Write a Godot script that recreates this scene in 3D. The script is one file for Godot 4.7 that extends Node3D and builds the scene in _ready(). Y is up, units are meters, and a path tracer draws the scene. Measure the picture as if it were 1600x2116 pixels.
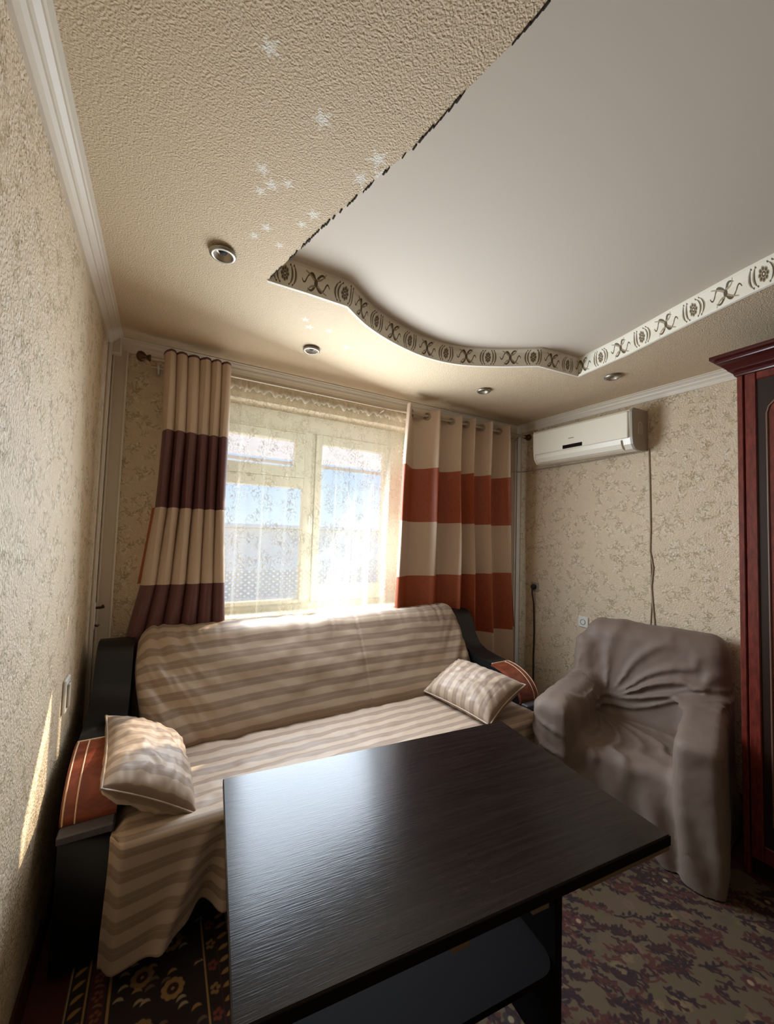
extends Node3D
# Living room corner by a window: lower ceiling with a recess, curtains, covered sofa and armchair, dark table.

const W := 3.21        # room width
const H := 2.5         # height of the lower ceiling
const D := 5.2         # room depth
var used := {}
var M := {}
var rng := RandomNumberGenerator.new()

# ---------------------------------------------------------------- names and nodes
func numbered(n: String) -> String:
	if not used.has(n):
		used[n] = 0
		return n
	used[n] += 1
	return "%s_%03d" % [n, used[n]]

func tag(o: Node, label := "", category := "", group := "", kind := "") -> void:
	if label: o.set_meta("label", label)
	if category: o.set_meta("category", category)
	if group: o.set_meta("group", group)
	if kind: o.set_meta("kind", kind)

func base(called: String, at := Vector3.ZERO, turn := 0.0) -> Node3D:
	var n := Node3D.new()
	n.name = numbered(called)
	n.position = at
	n.rotation.y = turn
	add_child(n)
	return n

func put(called: String, mesh: Mesh, mat: Material, parent: Node = null) -> MeshInstance3D:
	var o := MeshInstance3D.new()
	o.mesh = mesh
	o.material_override = mat
	if parent == null:
		o.name = numbered(called)
		add_child(o)
	else:
		o.name = called
		parent.add_child(o, true)
	return o

func structure(called: String, mesh: Mesh, mat: Material, parent: Node = null) -> MeshInstance3D:
	var o := put(called, mesh, mat, parent)
	if parent == null: o.set_meta("kind", "structure")
	return o

# ---------------------------------------------------------------- geometry
func begin() -> SurfaceTool:
	var st := SurfaceTool.new()
	st.begin(Mesh.PRIMITIVE_TRIANGLES)
	return st

func done(st: SurfaceTool) -> ArrayMesh:
	st.generate_normals()
	return st.commit()

func tri(st: SurfaceTool, a: Vector3, b: Vector3, c: Vector3, out: Vector3) -> void:
	var n := (b - a).cross(c - a)
	if n.length_squared() < 1e-16: return
	if n.dot(out) > 0:
		var t := b
		b = c
		c = t
	var ax := n.abs().max_axis_index()
	for p: Vector3 in [a, b, c]:
		st.set_smooth_group(-1)
		if ax == 0: st.set_uv(Vector2(p.z, -p.y))
		elif ax == 1: st.set_uv(Vector2(p.x, p.z))
		else: st.set_uv(Vector2(p.x, -p.y))
		st.add_vertex(p)

func quad(st: SurfaceTool, a: Vector3, b: Vector3, c: Vector3, d: Vector3, out: Vector3) -> void:
	tri(st, a, b, c, out)
	tri(st, a, c, d, out)

func bbox(st: SurfaceTool, lo: Vector3, hi: Vector3, bev := 0.0) -> void:
	var c := (lo + hi) / 2.0
	var h := (hi - lo) / 2.0
	bev = minf(bev, minf(h.x, minf(h.y, h.z)) * 0.9)
	var v := func(s: Vector3, ax: int) -> Vector3:
		var e := h - Vector3(bev, bev, bev)
		e[ax] = h[ax]
		return c + s * e
	for ax in 3:
		var p := (ax + 1) % 3
		var q := (ax + 2) % 3
		for s: float in [-1.0, 1.0]:
			var k: Array[Vector3] = []
			for pq: Vector2 in [Vector2(-1, -1), Vector2(1, -1), Vector2(1, 1), Vector2(-1, 1)]:
				var sg := Vector3.ZERO
				sg[ax] = s
				sg[p] = pq.x
				sg[q] = pq.y
				k.append(v.call(sg, ax))
			var o := Vector3.ZERO
			o[ax] = s
			quad(st, k[0], k[1], k[2], k[3], o)
	if bev <= 0.0: return
	for ax in 3:
		var p := (ax + 1) % 3
		var q := (ax + 2) % 3
		for sp: float in [-1.0, 1.0]:
			for sq: float in [-1.0, 1.0]:
				var a := Vector3.ZERO
				a[p] = sp
				a[q] = sq
				var b := a
				a[ax] = -1
				b[ax] = 1
				quad(st, v.call(a, p), v.call(b, p), v.call(b, q), v.call(a, q), (a + b))
	for sx: float in [-1.0, 1.0]:
		for sy: float in [-1.0, 1.0]:
			for sz: float in [-1.0, 1.0]:
				var s := Vector3(sx, sy, sz)
				tri(st, v.call(s, 0), v.call(s, 1), v.call(s, 2), s)

func box(lo: Vector3, hi: Vector3, bev := 0.0) -> ArrayMesh:
	var st := begin()
	bbox(st, lo, hi, bev)
	return done(st)

# smooth grid: f(u, v) gives a point, g(u, v) its uv
func grid_into(st: SurfaceTool, nu: int, nv: int, f: Callable, g: Callable, flip := false) -> void:
	var pts := PackedVector3Array()
	var uvs := PackedVector2Array()
	for j in nv + 1:
		for i in nu + 1:
			var u := float(i) / nu
			var v := float(j) / nv
			pts.append(f.call(u, v))
			uvs.append(g.call(u, v))
	var w := nu + 1
	for j in nv:
		for i in nu:
			var a := j * w + i
			var o := [a, a + 1, a + w + 1, a, a + w + 1, a + w]
			if flip: o = [a, a + w + 1, a + 1, a, a + w, a + w + 1]
			for k: int in o:
				st.set_smooth_group(0)
				st.set_uv(uvs[k])
				st.add_vertex(pts[k])

func grid(nu: int, nv: int, f: Callable, g: Callable, flip := false) -> ArrayMesh:
	var st := begin()
	grid_into(st, nu, nv, f, g, flip)
	return done(st)

# profile (radius, height) turned about an axis
func lathe(st: SurfaceTool, prof: Array, segs: int, at: Vector3, axis := Vector3.UP) -> void:
	var side := axis.cross(Vector3(0.3, 0.2, 0.9)).normalized()
	var up := axis.normalized()
	var fw := up.cross(side)
	for k in prof.size() - 1:
		var p: Vector2 = prof[k]
		var q: Vector2 = prof[k + 1]
		for i in segs:
			var a := TAU * i / segs
			var b := TAU * (i + 1) / segs
			var da := side * cos(a) + fw * sin(a)
			var db := side * cos(b) + fw * sin(b)
			var n2 := Vector2(q.y - p.y, p.x - q.x)
			var out := (da + db) * 0.5 * n2.x + up * n2.y
			var p0 := at + da * p.x + up * p.y
			var p1 := at + db * p.x + up * p.y
			var q0 := at + da * q.x + up * q.y
			var q1 := at + db * q.x + up * q.y
			for t: Array in [[p0, p1, q1], [p0, q1, q0]]:
				var n: Vector3 = (t[1] - t[0]).cross(t[2] - t[0])
				if n.length_squared() < 1e-18: continue
				var r: Array = t if n.dot(out) <= 0 else [t[0], t[2], t[1]]
				for v: Vector3 in r:
					st.set_smooth_group(1)
					st.set_uv(Vector2(v.x, v.y))
					st.add_vertex(v)

func tube(st: SurfaceTool, path: Array, rad: float, segs := 8) -> void:
	var rings: Array = []
	for i in path.size():
		var p: Vector3 = path[i]
		var t: Vector3 = (path[mini(i + 1, path.size() - 1)] - path[maxi(i - 1, 0)]).normalized()
		var s := t.cross(Vector3(0.31, 0.77, 0.55)).normalized()
		var u := t.cross(s)
		var ring: Array = []
		for k in segs:
			var a := TAU * k / segs
			ring.append(p + (s * cos(a) + u * sin(a)) * rad)
		rings.append(ring)
	for i in path.size() - 1:
		for k in segs:
			var a: Vector3 = rings[i][k]
			var b: Vector3 = rings[i][(k + 1) % segs]
			var c: Vector3 = rings[i + 1][(k + 1) % segs]
			var d: Vector3 = rings[i + 1][k]
			var out: Vector3 = (a + b + c + d) / 4.0 - (path[i] + path[i + 1]) / 2.0
			for t: Array in [[a, b, c], [a, c, d]]:
				var n: Vector3 = (t[1] - t[0]).cross(t[2] - t[0])
				var r: Array = t if n.dot(out) <= 0 else [t[0], t[2], t[1]]
				for v: Vector3 in r:
					st.set_smooth_group(1)
					st.set_uv(Vector2(v.x + v.z, v.y))
					st.add_vertex(v)
	for e: int in [0, path.size() - 1]:
		var o: Vector3 = (path[e] - path[1 if e == 0 else e - 1])
		for k in range(1, segs - 1):
			tri(st, rings[e][0], rings[e][k], rings[e][k + 1], o)

# moulding: profile of (offset into the room, y) along a plan path, mitred; the room lies to the side `side` of the path
func sweep(st: SurfaceTool, prof: Array, path: Array, side := 1.0, per := 1.0, first := 0, last := -1) -> void:
	var n := path.size()
	if last < 0: last = n - 1
	var mit: Array = []
	var run: Array = []
	var total := 0.0
	for i in n:
		var p: Vector2 = path[i]
		if i > 0: total += p.distance_to(path[i - 1])
		run.append(total)
		var d0: Vector2 = (path[i] - path[i - 1]).normalized() if i > 0 else (path[1] - path[0]).normalized()
		var d1: Vector2 = (path[i + 1] - path[i]).normalized() if i < n - 1 else d0
		var n0 := Vector2(-d0.y, d0.x) * side
		var n1 := Vector2(-d1.y, d1.x) * side
		var m := (n0 + n1)
		mit.append(m / maxf(0.3, (1.0 + n0.dot(n1))))
	var plen: Array = [0.0]
	for k in range(1, prof.size()):
		plen.append(plen[k - 1] + prof[k].distance_to(prof[k - 1]))
	for i in range(first, last):
		for k in prof.size() - 1:
			var w := func(ii: int, kk: int) -> Vector3:
				var q: Vector2 = path[ii] + mit[ii] * prof[kk].x
				return Vector3(q.x, prof[kk].y, q.y)
			var ids := [[i, k], [i + 1, k], [i + 1, k + 1], [i, k], [i + 1, k + 1], [i, k + 1]]
			var a: Vector3 = w.call(i, k)
			var b: Vector3 = w.call(i + 1, k)
			var c: Vector3 = w.call(i + 1, k + 1)
			var t2: Vector2 = prof[k + 1] - prof[k]
			var nn := (b - a).cross(c - a)
			var m2: Vector2 = mit[i]
			var out := Vector3(m2.x * absf(t2.y), -absf(t2.x) * 1.0, m2.y * absf(t2.y))
			if nn.dot(out) > 0: ids = [ids[0], ids[2], ids[1], ids[3], ids[5], ids[4]]
			for id: Array in ids:
				st.set_smooth_group(10 + k)
				st.set_uv(Vector2(run[id[0]] / per, plen[id[1]] / plen[plen.size() - 1]))
				st.add_vertex(w.call(id[0], id[1]))

func ngon_prism(st: SurfaceTool, poly: PackedVector2Array, y0: float, y1: float, caps := true) -> void:
	var idx := Geometry2D.triangulate_polygon(poly)
	for k in range(0, idx.size(), 3):
		var a := poly[idx[k]]
		var b := poly[idx[k + 1]]
		var c := poly[idx[k + 2]]
		tri(st, Vector3(a.x, y0, a.y), Vector3(b.x, y0, b.y), Vector3(c.x, y0, c.y), Vector3.DOWN)
		if caps: tri(st, Vector3(a.x, y1, a.y), Vector3(b.x, y1, b.y), Vector3(c.x, y1, c.y), Vector3.UP)
	var s := -1.0 if Geometry2D.is_polygon_clockwise(poly) else 1.0
	for i in poly.size():
		var a := poly[i]
		var b := poly[(i + 1) % poly.size()]
		var d := b - a
		quad(st, Vector3(a.x, y0, a.y), Vector3(b.x, y0, b.y), Vector3(b.x, y1, b.y), Vector3(a.x, y1, a.y), Vector3(d.y, 0, -d.x) * s)

# cross-section in (a, y) pulled along an axis (0: x, 2: z); profile points in order round the outline
func extrude(st: SurfaceTool, prof: PackedVector2Array, axis: int, from: float, to: float, smooth := false) -> void:
	var mk := func(p: Vector2, t: float) -> Vector3:
		return Vector3(t, p.y, p.x) if axis == 0 else Vector3(p.x, p.y, t)
	var idx := Geometry2D.triangulate_polygon(prof)
	var dirv := Vector3.RIGHT if axis == 0 else Vector3.BACK
	for k in range(0, idx.size(), 3):
		tri(st, mk.call(prof[idx[k]], from), mk.call(prof[idx[k + 1]], from), mk.call(prof[idx[k + 2]], from), -dirv)
		tri(st, mk.call(prof[idx[k]], to), mk.call(prof[idx[k + 1]], to), mk.call(prof[idx[k + 2]], to), dirv)
	var s := -1.0 if Geometry2D.is_polygon_clockwise(prof) else 1.0
	for i in prof.size():
		var a := prof[i]
		var b := prof[(i + 1) % prof.size()]
		var d := (b - a)
		var o2 := Vector2(d.y, -d.x) * s
		var out: Vector3 = Vector3(0, o2.y, o2.x) if axis == 0 else Vector3(o2.x, o2.y, 0)
		var q: Array = [mk.call(a, from), mk.call(b, from), mk.call(b, to), mk.call(a, to)]
		if not smooth:
			quad(st, q[0], q[1], q[2], q[3], out)
			continue
		for t: Array in [[q[0], q[1], q[2]], [q[0], q[2], q[3]]]:
			var n: Vector3 = (t[1] - t[0]).cross(t[2] - t[0])
			var r: Array = t if n.dot(out) <= 0 else [t[0], t[2], t[1]]
			for v: Vector3 in r:
				st.set_smooth_group(2)
				st.set_uv(Vector2(v[axis], v.y + v[2 - axis]))
				st.add_vertex(v)

# ---------------------------------------------------------------- soft bodies: surface nets of a distance field
func nets(lo: Vector3, hi: Vector3, cell: float, f: Callable) -> ArrayMesh:
	var nx := int((hi.x - lo.x) / cell) + 1
	var ny := int((hi.y - lo.y) / cell) + 1
	var nz := int((hi.z - lo.z) / cell) + 1
	var B := 4
	nx = (nx / B + 1) * B
	ny = (ny / B + 1) * B
	nz = (nz / B + 1) * B
	var sx := nx + 1
	var sy := ny + 1
	var sz := nz + 1
	var val := PackedFloat32Array()
	val.resize(sx * sy * sz)
	val.fill(9.0)
	var active: Array = []
	var reach := cell * B * 0.87 + cell * 2.5
	for bz in nz / B:
		for by in ny / B:
			for bx in nx / B:
				var c := lo + Vector3(bx + 0.5, by + 0.5, bz + 0.5) * B * cell
				if absf(f.call(c)) < reach: active.append(Vector3i(bx, by, bz))
	for b: Vector3i in active:
		for k in B + 1:
			for j in B + 1:
				for i in B + 1:
					var x := b.x * B + i
					var y := b.y * B + j
					var z := b.z * B + k
					var at := x + sx * (y + sy * z)
					if val[at] == 9.0: val[at] = f.call(lo + Vector3(x, y, z) * cell)
	var vid := {}
	var pts := PackedVector3Array()
	for b: Vector3i in active:
		for k in B:
			for j in B:
				for i in B:
					var x := b.x * B + i
					var y := b.y * B + j
					var z := b.z * B + k
					var o := x + sx * (y + sy * z)
					var m := 0
					var sum := Vector3.ZERO
					var cnt := 0
					var cv := [val[o], val[o + 1], val[o + sx], val[o + sx + 1], val[o + sx * sy], val[o + sx * sy + 1], val[o + sx * sy + sx], val[o + sx * sy + sx + 1]]
					for q in 8:
						if cv[q] < 0.0: m |= 1 << q
					if m == 0 or m == 255: continue
					for q in 8:
						for bit: int in [1, 2, 4]:
							var r := q | bit
							if r == q: continue
							if (cv[q] < 0.0) == (cv[r] < 0.0): continue
							var t: float = cv[q] / (cv[q] - cv[r])
							var a := Vector3(q & 1, (q >> 1) & 1, (q >> 2) & 1)
							var c := Vector3(r & 1, (r >> 1) & 1, (r >> 2) & 1)
							sum += a.lerp(c, t)
							cnt += 1
					vid[o] = pts.size()
					pts.append(lo + (Vector3(x, y, z) + sum / cnt) * cell)
	var st := begin()
	for p in pts:
		st.set_smooth_group(0)
		st.set_uv(Vector2(p.x + p.z * 0.5, p.y + p.z * 0.5))
		st.add_vertex(p)
	var steps := [1, sx, sx * sy]
	for o: int in vid:
		for ax in 3:
			var a: int = steps[ax]
			var u: int = steps[(ax + 1) % 3]
			var v: int = steps[(ax + 2) % 3]
			var s0: bool = val[o] < 0.0
			if s0 == (val[o + a] < 0.0): continue
			if not (vid.has(o - u) and vid.has(o - v) and vid.has(o - u - v)): continue
			var q := [vid[o], vid[o - u], vid[o - u - v], vid[o - v]]
			var tr := [0, 1, 2, 0, 2, 3] if not s0 else [0, 2, 1, 0, 3, 2]
			for k: int in tr: st.add_index(q[k])
	st.generate_normals()
	return st.commit()

func rbox(p: Vector3, c: Vector3, h: Vector3, r: float) -> float:
	var q := (p - c).abs() - h + Vector3(r, r, r)
	return Vector3(maxf(q.x, 0), maxf(q.y, 0), maxf(q.z, 0)).length() + minf(maxf(q.x, maxf(q.y, q.z)), 0) - r

func smin(a: float, b: float, k: float) -> float:
	var h := maxf(k - absf(a - b), 0.0) / k
	return minf(a, b) - h * h * k * 0.25

# ---------------------------------------------------------------- textures
class Canvas:
	var w: int
	var h: int
	var px: PackedByteArray
	func _init(width: int, height: int, c: Color) -> void:
		w = width
		h = height
		var im := Image.create(w, h, false, Image.FORMAT_RGBA8)
		im.fill(c)
		px = im.get_data()
	func disc(cx: float, cy: float, r: float, c: Color, a := 1.0, wrap := true) -> void:
		var x0 := int(floor(cx - r - 1))
		var x1 := int(ceil(cx + r + 1))
		for y in range(int(floor(cy - r - 1)), int(ceil(cy + r + 1)) + 1):
			for x in range(x0, x1 + 1):
				var d := Vector2(x - cx, y - cy).length()
				var k := clampf(r - d + 0.5, 0.0, 1.0) * a
				if k <= 0.0: continue
				var xx := x
				var yy := y
				if wrap:
					xx = posmod(x, w)
					yy = posmod(y, h)
				elif x < 0 or y < 0 or x >= w or y >= h: continue
				var o := (yy * w + xx) * 4
				px[o] = int(lerpf(px[o], c.r8, k))
				px[o + 1] = int(lerpf(px[o + 1], c.g8, k))
				px[o + 2] = int(lerpf(px[o + 2], c.b8, k))
	func stroke(a: Vector2, b: Vector2, c: Vector2, r0: float, r1: float, col: Color, al := 1.0, wrap := true) -> void:
		var n := maxi(2, int((a.distance_to(b) + b.distance_to(c)) / maxf(1.0, maxf(r0, r1) * 0.7)))
		for i in n + 1:
			var t := float(i) / n
			var p := a.lerp(b, t).lerp(b.lerp(c, t), t)
			var r := lerpf(r0, r1, t) if r0 != r1 else r0 * (0.25 + 3.0 * t * (1.0 - t))
			disc(p.x, p.y, r, col, al, wrap)
	func rect(x0: int, y0: int, x1: int, y1: int, c: Color) -> void:
		for y in range(maxi(y0, 0), mini(y1, h)):
			for x in range(maxi(x0, 0), mini(x1, w)):
				var o := (y * w + x) * 4
				px[o] = c.r8
				px[o + 1] = c.g8
				px[o + 2] = c.b8
	func image() -> Image:
		return Image.create_from_data(w, h, false, Image.FORMAT_RGBA8, px)
	func tex() -> ImageTexture:
		var im := image()
		im.generate_mipmaps()
		return ImageTexture.create_from_image(im)

func noise(freq: float, sd: int, type := FastNoiseLite.TYPE_SIMPLEX_SMOOTH, oct := 3) -> FastNoiseLite:
	var n := FastNoiseLite.new()
	n.noise_type = type
	n.frequency = freq
	n.seed = sd
	n.fractal_octaves = oct
	return n

func relief(freq: float, sd: int, size: int, strength: float, type := FastNoiseLite.TYPE_SIMPLEX_SMOOTH, warp := 0.0, oct := 3) -> ImageTexture:
	var n := noise(freq, sd, type, oct)
	if warp > 0.0:
		n.domain_warp_enabled = true
		n.domain_warp_amplitude = warp
		n.domain_warp_frequency = freq * 0.7
	var im := n.get_seamless_image(size, size)
	im.convert(Image.FORMAT_RGBA8)
	im.bump_map_to_normal_map(strength)
	return ImageTexture.create_from_image(im)

func flat_mat(called: String, c: Color, rough := 0.6, metal := 0.0) -> StandardMaterial3D:
	var m := StandardMaterial3D.new()
	m.resource_name = called
	m.albedo_color = c
	m.roughness = rough
	m.metallic = metal
	M[called] = m
	return m

func wallpaper_canvas() -> Canvas:
	var c := Canvas.new(1024, 1024, Color(0.875, 0.795, 0.67))
	var tones := [Color(0.68, 0.60, 0.46), Color(0.74, 0.67, 0.53), Color(0.93, 0.88, 0.79), Color(0.90, 0.84, 0.73), Color(0.80, 0.68, 0.57)]
	for i in 900:    # soft cloud of the ground
		var p := Vector2(rng.randf() * 1024, rng.randf() * 1024)
		c.disc(p.x, p.y, rng.randf_range(8, 26), tones[2] if rng.randf() < 0.5 else tones[4], 0.06)
	for i in 420:    # sprays of leaves on thin stems
		var p := Vector2(rng.randf() * 1024, rng.randf() * 1024)
		var a := rng.randf() * TAU
		var l := rng.randf_range(28, 62)
		var e := p + Vector2.from_angle(a) * l
		var bend := (p + e) / 2 + Vector2.from_angle(a + 1.57) * rng.randf_range(-16, 16)
		var t: Color = tones[rng.randi() % 2]
		c.stroke(p, bend, e, 1.4, 1.1, t, 0.5)
		for k in 5:
			var s := p.lerp(e, 0.15 + k * 0.2)
			var b := a + (0.8 if k % 2 else -0.8) + rng.randf_range(-0.3, 0.3)
			var ll := rng.randf_range(14, 30)
			var q := s + Vector2.from_angle(b) * ll
			var tone: Color = tones[2] if rng.randf() < 0.35 else t
			c.stroke(s, (s + q) / 2 + Vector2.from_angle(b + 1.57) * 5, q, 4.4, 4.4, tone, 0.36)
	return c

func ceiling_canvas() -> Canvas:
	var c := Canvas.new(2048, 2048, Color(0.86, 0.775, 0.645))
	# stars printed on the lower ceiling; 3.4 m across the sheet
	var s := 2048.0 / 3.4
	var star := func(x: float, z: float, r: float, al: float) -> void:
		var a0 := rng.randf() * TAU
		for k in 5:
			var d := Vector2.from_angle(a0 + k * TAU / 5)
			var o := Vector2(x, z) * s
			c.stroke(o, o + d * r * s * 0.5, o + d * r * s, r * s * 0.28, 0.6, Color(0.965, 0.925, 0.86), al, false)
	for p: Vector3 in [Vector3(0.60, 1.72, 0.035), Vector3(0.77, 1.70, 0.04), Vector3(0.80, 1.66, 0.035), Vector3(0.755, 1.62, 0.034), Vector3(0.80, 1.58, 0.04), Vector3(0.835, 1.62, 0.03), Vector3(0.50, 1.50, 0.03), Vector3(0.535, 1.46, 0.032), Vector3(0.51, 1.42, 0.026), Vector3(0.575, 1.49, 0.024), Vector3(0.68, 1.42, 0.032), Vector3(0.66, 1.36, 0.024), Vector3(0.56, 1.28, 0.028), Vector3(0.53, 1.22, 0.024), Vector3(0.62, 1.22, 0.022), Vector3(0.22, 2.3, 0.045), Vector3(0.28, 2.22, 0.04), Vector3(0.25, 2.12, 0.045), Vector3(0.33, 2.10, 0.04), Vector3(0.30, 2.02, 0.03), Vector3(0.9, 0.72, 0.03), Vector3(0.86, 0.78, 0.026), Vector3(1.0, 0.74, 0.026), Vector3(1.15, 0.62, 0.028), Vector3(0.45, 1.8, 0.03)]:
		star.call(p.x, p.y, p.z, 0.28 if p.y > 1.9 else 0.6)
	return c

func ornament_canvas() -> Canvas:
	var bg := Color(0.90, 0.86, 0.78)
	var ink := Color(0.34, 0.28, 0.19)
	var mid := Color(0.62, 0.55, 0.43)
	var c := Canvas.new(512, 128, bg)
	c.rect(0, 0, 512, 10, Color(0.93, 0.90, 0.84))
	# rosette
	for k in 8:
		var d := Vector2.from_angle(k * TAU / 8)
		var o := Vector2(128, 66)
		c.disc(o.x + d.x * 24, o.y + d.y * 24, 11, mid)
		c.disc(o.x + d.x * 23, o.y + d.y * 23, 7, ink)
	c.disc(128, 66, 13, ink)
	c.disc(128, 66, 5, bg)
	for s: float in [-1.0, 1.0]:
		for k in 2:
			var x := 128 + s * (48 + k * 28)
			c.stroke(Vector2(x - s * 10, 22), Vector2(x + s * 30, 66), Vector2(x - s * 10, 110), 5, 5, ink, 0.95)
			c.stroke(Vector2(x + s * 2, 30), Vector2(x + s * 36, 66), Vector2(x + s * 2, 102), 4, 4, mid, 0.9)
			c.disc(x - s * 12, 24, 5, ink)
			c.disc(x - s * 12, 108, 5, ink)
	# leaf scroll
	for s: float in [-1.0, 1.0]:
		var o := Vector2(384, 66)
		c.stroke(o, o + Vector2(s * 40, -s * 66), o + Vector2(s * 80, -s * 8), 9, 3.5, ink, 0.95)
		c.stroke(o, o + Vector2(s * 30, s * 56), o + Vector2(s * 66, s * 34), 9, 3, ink, 0.95)
		c.stroke(o + Vector2(s * 12, -s * 10), o + Vector2(s * 46, -s * 30), o + Vector2(s * 92, -s * 40), 6, 3, mid, 0.9)
		c.stroke(o + Vector2(s * 10, s * 16), o + Vector2(s * 46, s * 14), o + Vector2(s * 70, s * 48), 6, 3, mid, 0.9)
		c.stroke(o + Vector2(s * 80, -s * 8), o + Vector2(s * 98, s * 26), o + Vector2(s * 116, -s * 4), 4.5, 3, ink, 0.9)
	c.disc(384, 66, 15, ink)
	return c

func rug_canvas() -> Canvas:
	# 2.9 m x 3.6 m, 480 px per metre; x from 0.12, z from 0.9
	var s := 480.0
	var w := 1392
	var h := 1728
	var c := Canvas.new(w, h, Color(0.35, 0.285, 0.20))
	var dark := Color(0.13, 0.075, 0.06)
	var red := Color(0.25, 0.09, 0.085)
	var gold := Color(0.55, 0.41, 0.23)
	var bei := Color(0.56, 0.48, 0.37)
	var x0 := int(0.47 * s)
	# field: beige with green and rose blossoms and dark red leafy sprays
	for i in 1100:
		var p := Vector2(rng.randf_range(x0, w), rng.randf() * h)
		var col: Color = [Color(0.33, 0.29, 0.18), Color(0.48, 0.39, 0.27), Color(0.43, 0.31, 0.27), Color(0.30, 0.26, 0.20)][rng.randi() % 4]
		for k in 5:
			var d := Vector2.from_angle(k * 1.257 + i)
			c.disc(p.x + d.x * 7, p.y + d.y * 7, 5, col, 0.5, false)
	for i in 1900:
		var p := Vector2(rng.randf_range(x0 if i < 350 else int(0.22 * w), w * 0.88), rng.randf() * h if i < 350 else rng.randf_range(0.05, 0.5) * h)
		var a := 0.85 + rng.randf_range(-0.5, 0.5)
		var e := p + Vector2.from_angle(a) * rng.randf_range(18, 46)
		var ink: Color = [Color(0.20, 0.09, 0.085), Color(0.155, 0.085, 0.09), Color(0.29, 0.14, 0.11)][rng.randi() % 3]
		c.stroke(p, (p + e) / 2 + Vector2(rng.randf_range(-9, 9), 6), e, 1.5, 1.1, ink, 0.9, false)
		for k in 8:
			var t := p.lerp(e, rng.randf())
			var b := a + (0.8 if k % 2 else -0.8)
			var q := t + Vector2.from_angle(b) * rng.randf_range(5, 11)
			c.stroke(t, (t + q) / 2 + Vector2.from_angle(b + 1.5) * 2, q, 2.3, 2.3, ink, 0.8, false)
	for i in 130:
		var p := Vector2(rng.randf_range(x0 + 20, w), rng.randf() * h)
		for k in 6:
			var d := Vector2.from_angle(k * TAU / 6)
			c.disc(p.x + d.x * 8, p.y + d.y * 8, 4.5, [Color(0.20, 0.08, 0.11), Color(0.27, 0.10, 0.10), Color(0.17, 0.11, 0.11)][i % 3], 0.7, false)
		c.disc(p.x, p.y, 4.5, bei, 0.9, false)
	# border along the left side
	c.rect(0, 0, x0, h, dark)
	c.rect(0, 0, 4, h, bei)
	for k in range(-1, 90):
		var y := k * 20.0
		c.stroke(Vector2(7, y + 9), Vector2(11, y + 2), Vector2(21, y), 3.6, 3.6, gold, 0.95, false)
		c.stroke(Vector2(0.425 * s, y + 8), Vector2(0.44 * s, y + 5), Vector2(0.458 * s, y + 4), 4.0, 4.0, gold, 0.95, false)
	c.rect(24, 0, 27, h, gold)
	c.rect(30, 0, int(0.105 * s), h, red)
	for k in 62:
		var y := k * 28.0 + 10
		for q in 5:
			var d := Vector2.from_angle(q * TAU / 5 + 0.6 * k)
			c.disc(40 + d.x * 5, y + d.y * 6, 2.8, Color(0.45, 0.26, 0.15), 0.9, false)
		c.stroke(Vector2(34, y + 14), Vector2(42, y + 10), Vector2(47, y + 18), 2, 2, Color(0.4, 0.3, 0.18), 0.9, false)
	c.rect(int(0.112 * s), 0, int(0.12 * s), h, gold)
	for k in 46:     # flowers between curling leaves
		var o := Vector2((0.285 if k % 2 else 0.20) * s, k * 38 + 20)
		for q in 9:
			var d := Vector2.from_angle(q * TAU / 9)
			c.disc(o.x + d.x * 11, o.y + d.y * 11, 5.5, gold if k % 2 else Color(0.47, 0.36, 0.22), 1.0, false)
		c.disc(o.x, o.y, 8, red, 1.0, false)
		for q in 6:
			var d := Vector2.from_angle(q * TAU / 6)
			c.disc(o.x + d.x * 5, o.y + d.y * 5, 1.8, dark, 1.0, false)
		c.disc(o.x, o.y, 2.4, gold, 1.0, false)
		for q in 9:
			var p := Vector2(rng.randf_range(0.135, 0.36) * s, o.y + rng.randf_range(-20, 20))
			if p.distance_to(o) < 20: continue
			var sg := 1.0 if rng.randf() < 0.5 else -1.0
			c.stroke(p, p + Vector2(6 * sg, -9), p + Vector2(13 * sg, -2), 2.8, 2.8, [bei, gold, Color(0.36, 0.28, 0.2), red][q % 4], 0.9, false)
	c.rect(int(0.378 * s), 0, int(0.384 * s), h, gold)
	for k in 50:
		var o := Vector2(0.402 * s, k * 36 + 20)
		for q in 5:
			var d := Vector2.from_angle(q * TAU / 5)
			c.disc(o.x + d.x * 4.5, o.y + d.y * 6, 3.2, [gold, Color(0.45, 0.2, 0.15)][k % 2], 0.9, false)
	c.rect(int(0.419 * s), 0, int(0.423 * s), h, red)
	c.rect(int(0.462 * s), 0, int(0.47 * s), h, gold)
	return c

func wood_tex(dark: Color, light: Color, sd: int, size := 512, stretch := 14.0) -> ImageTexture:
	var n := noise(0.05, sd, FastNoiseLite.TYPE_SIMPLEX_SMOOTH, 4)
	var fine := noise(0.25, sd + 1, FastNoiseLite.TYPE_SIMPLEX_SMOOTH, 2)
	var px := PackedByteArray()
	px.resize(size * size * 3)
	var o := 0
	for y in size:
		for x in size:
			var t := n.get_noise_2d(x / stretch, y * 1.0) * 0.9 + fine.get_noise_2d(x / stretch, y * 1.6) * 0.5
			t = clampf(0.5 + t * 0.75, 0, 1)
			var c := dark.lerp(light, t)
			px[o] = c.r8
			px[o + 1] = c.g8
			px[o + 2] = c.b8
			o += 3
	var im := Image.create_from_data(size, size, false, Image.FORMAT_RGB8, px)
	im.generate_mipmaps()
	return ImageTexture.create_from_image(im)

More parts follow.
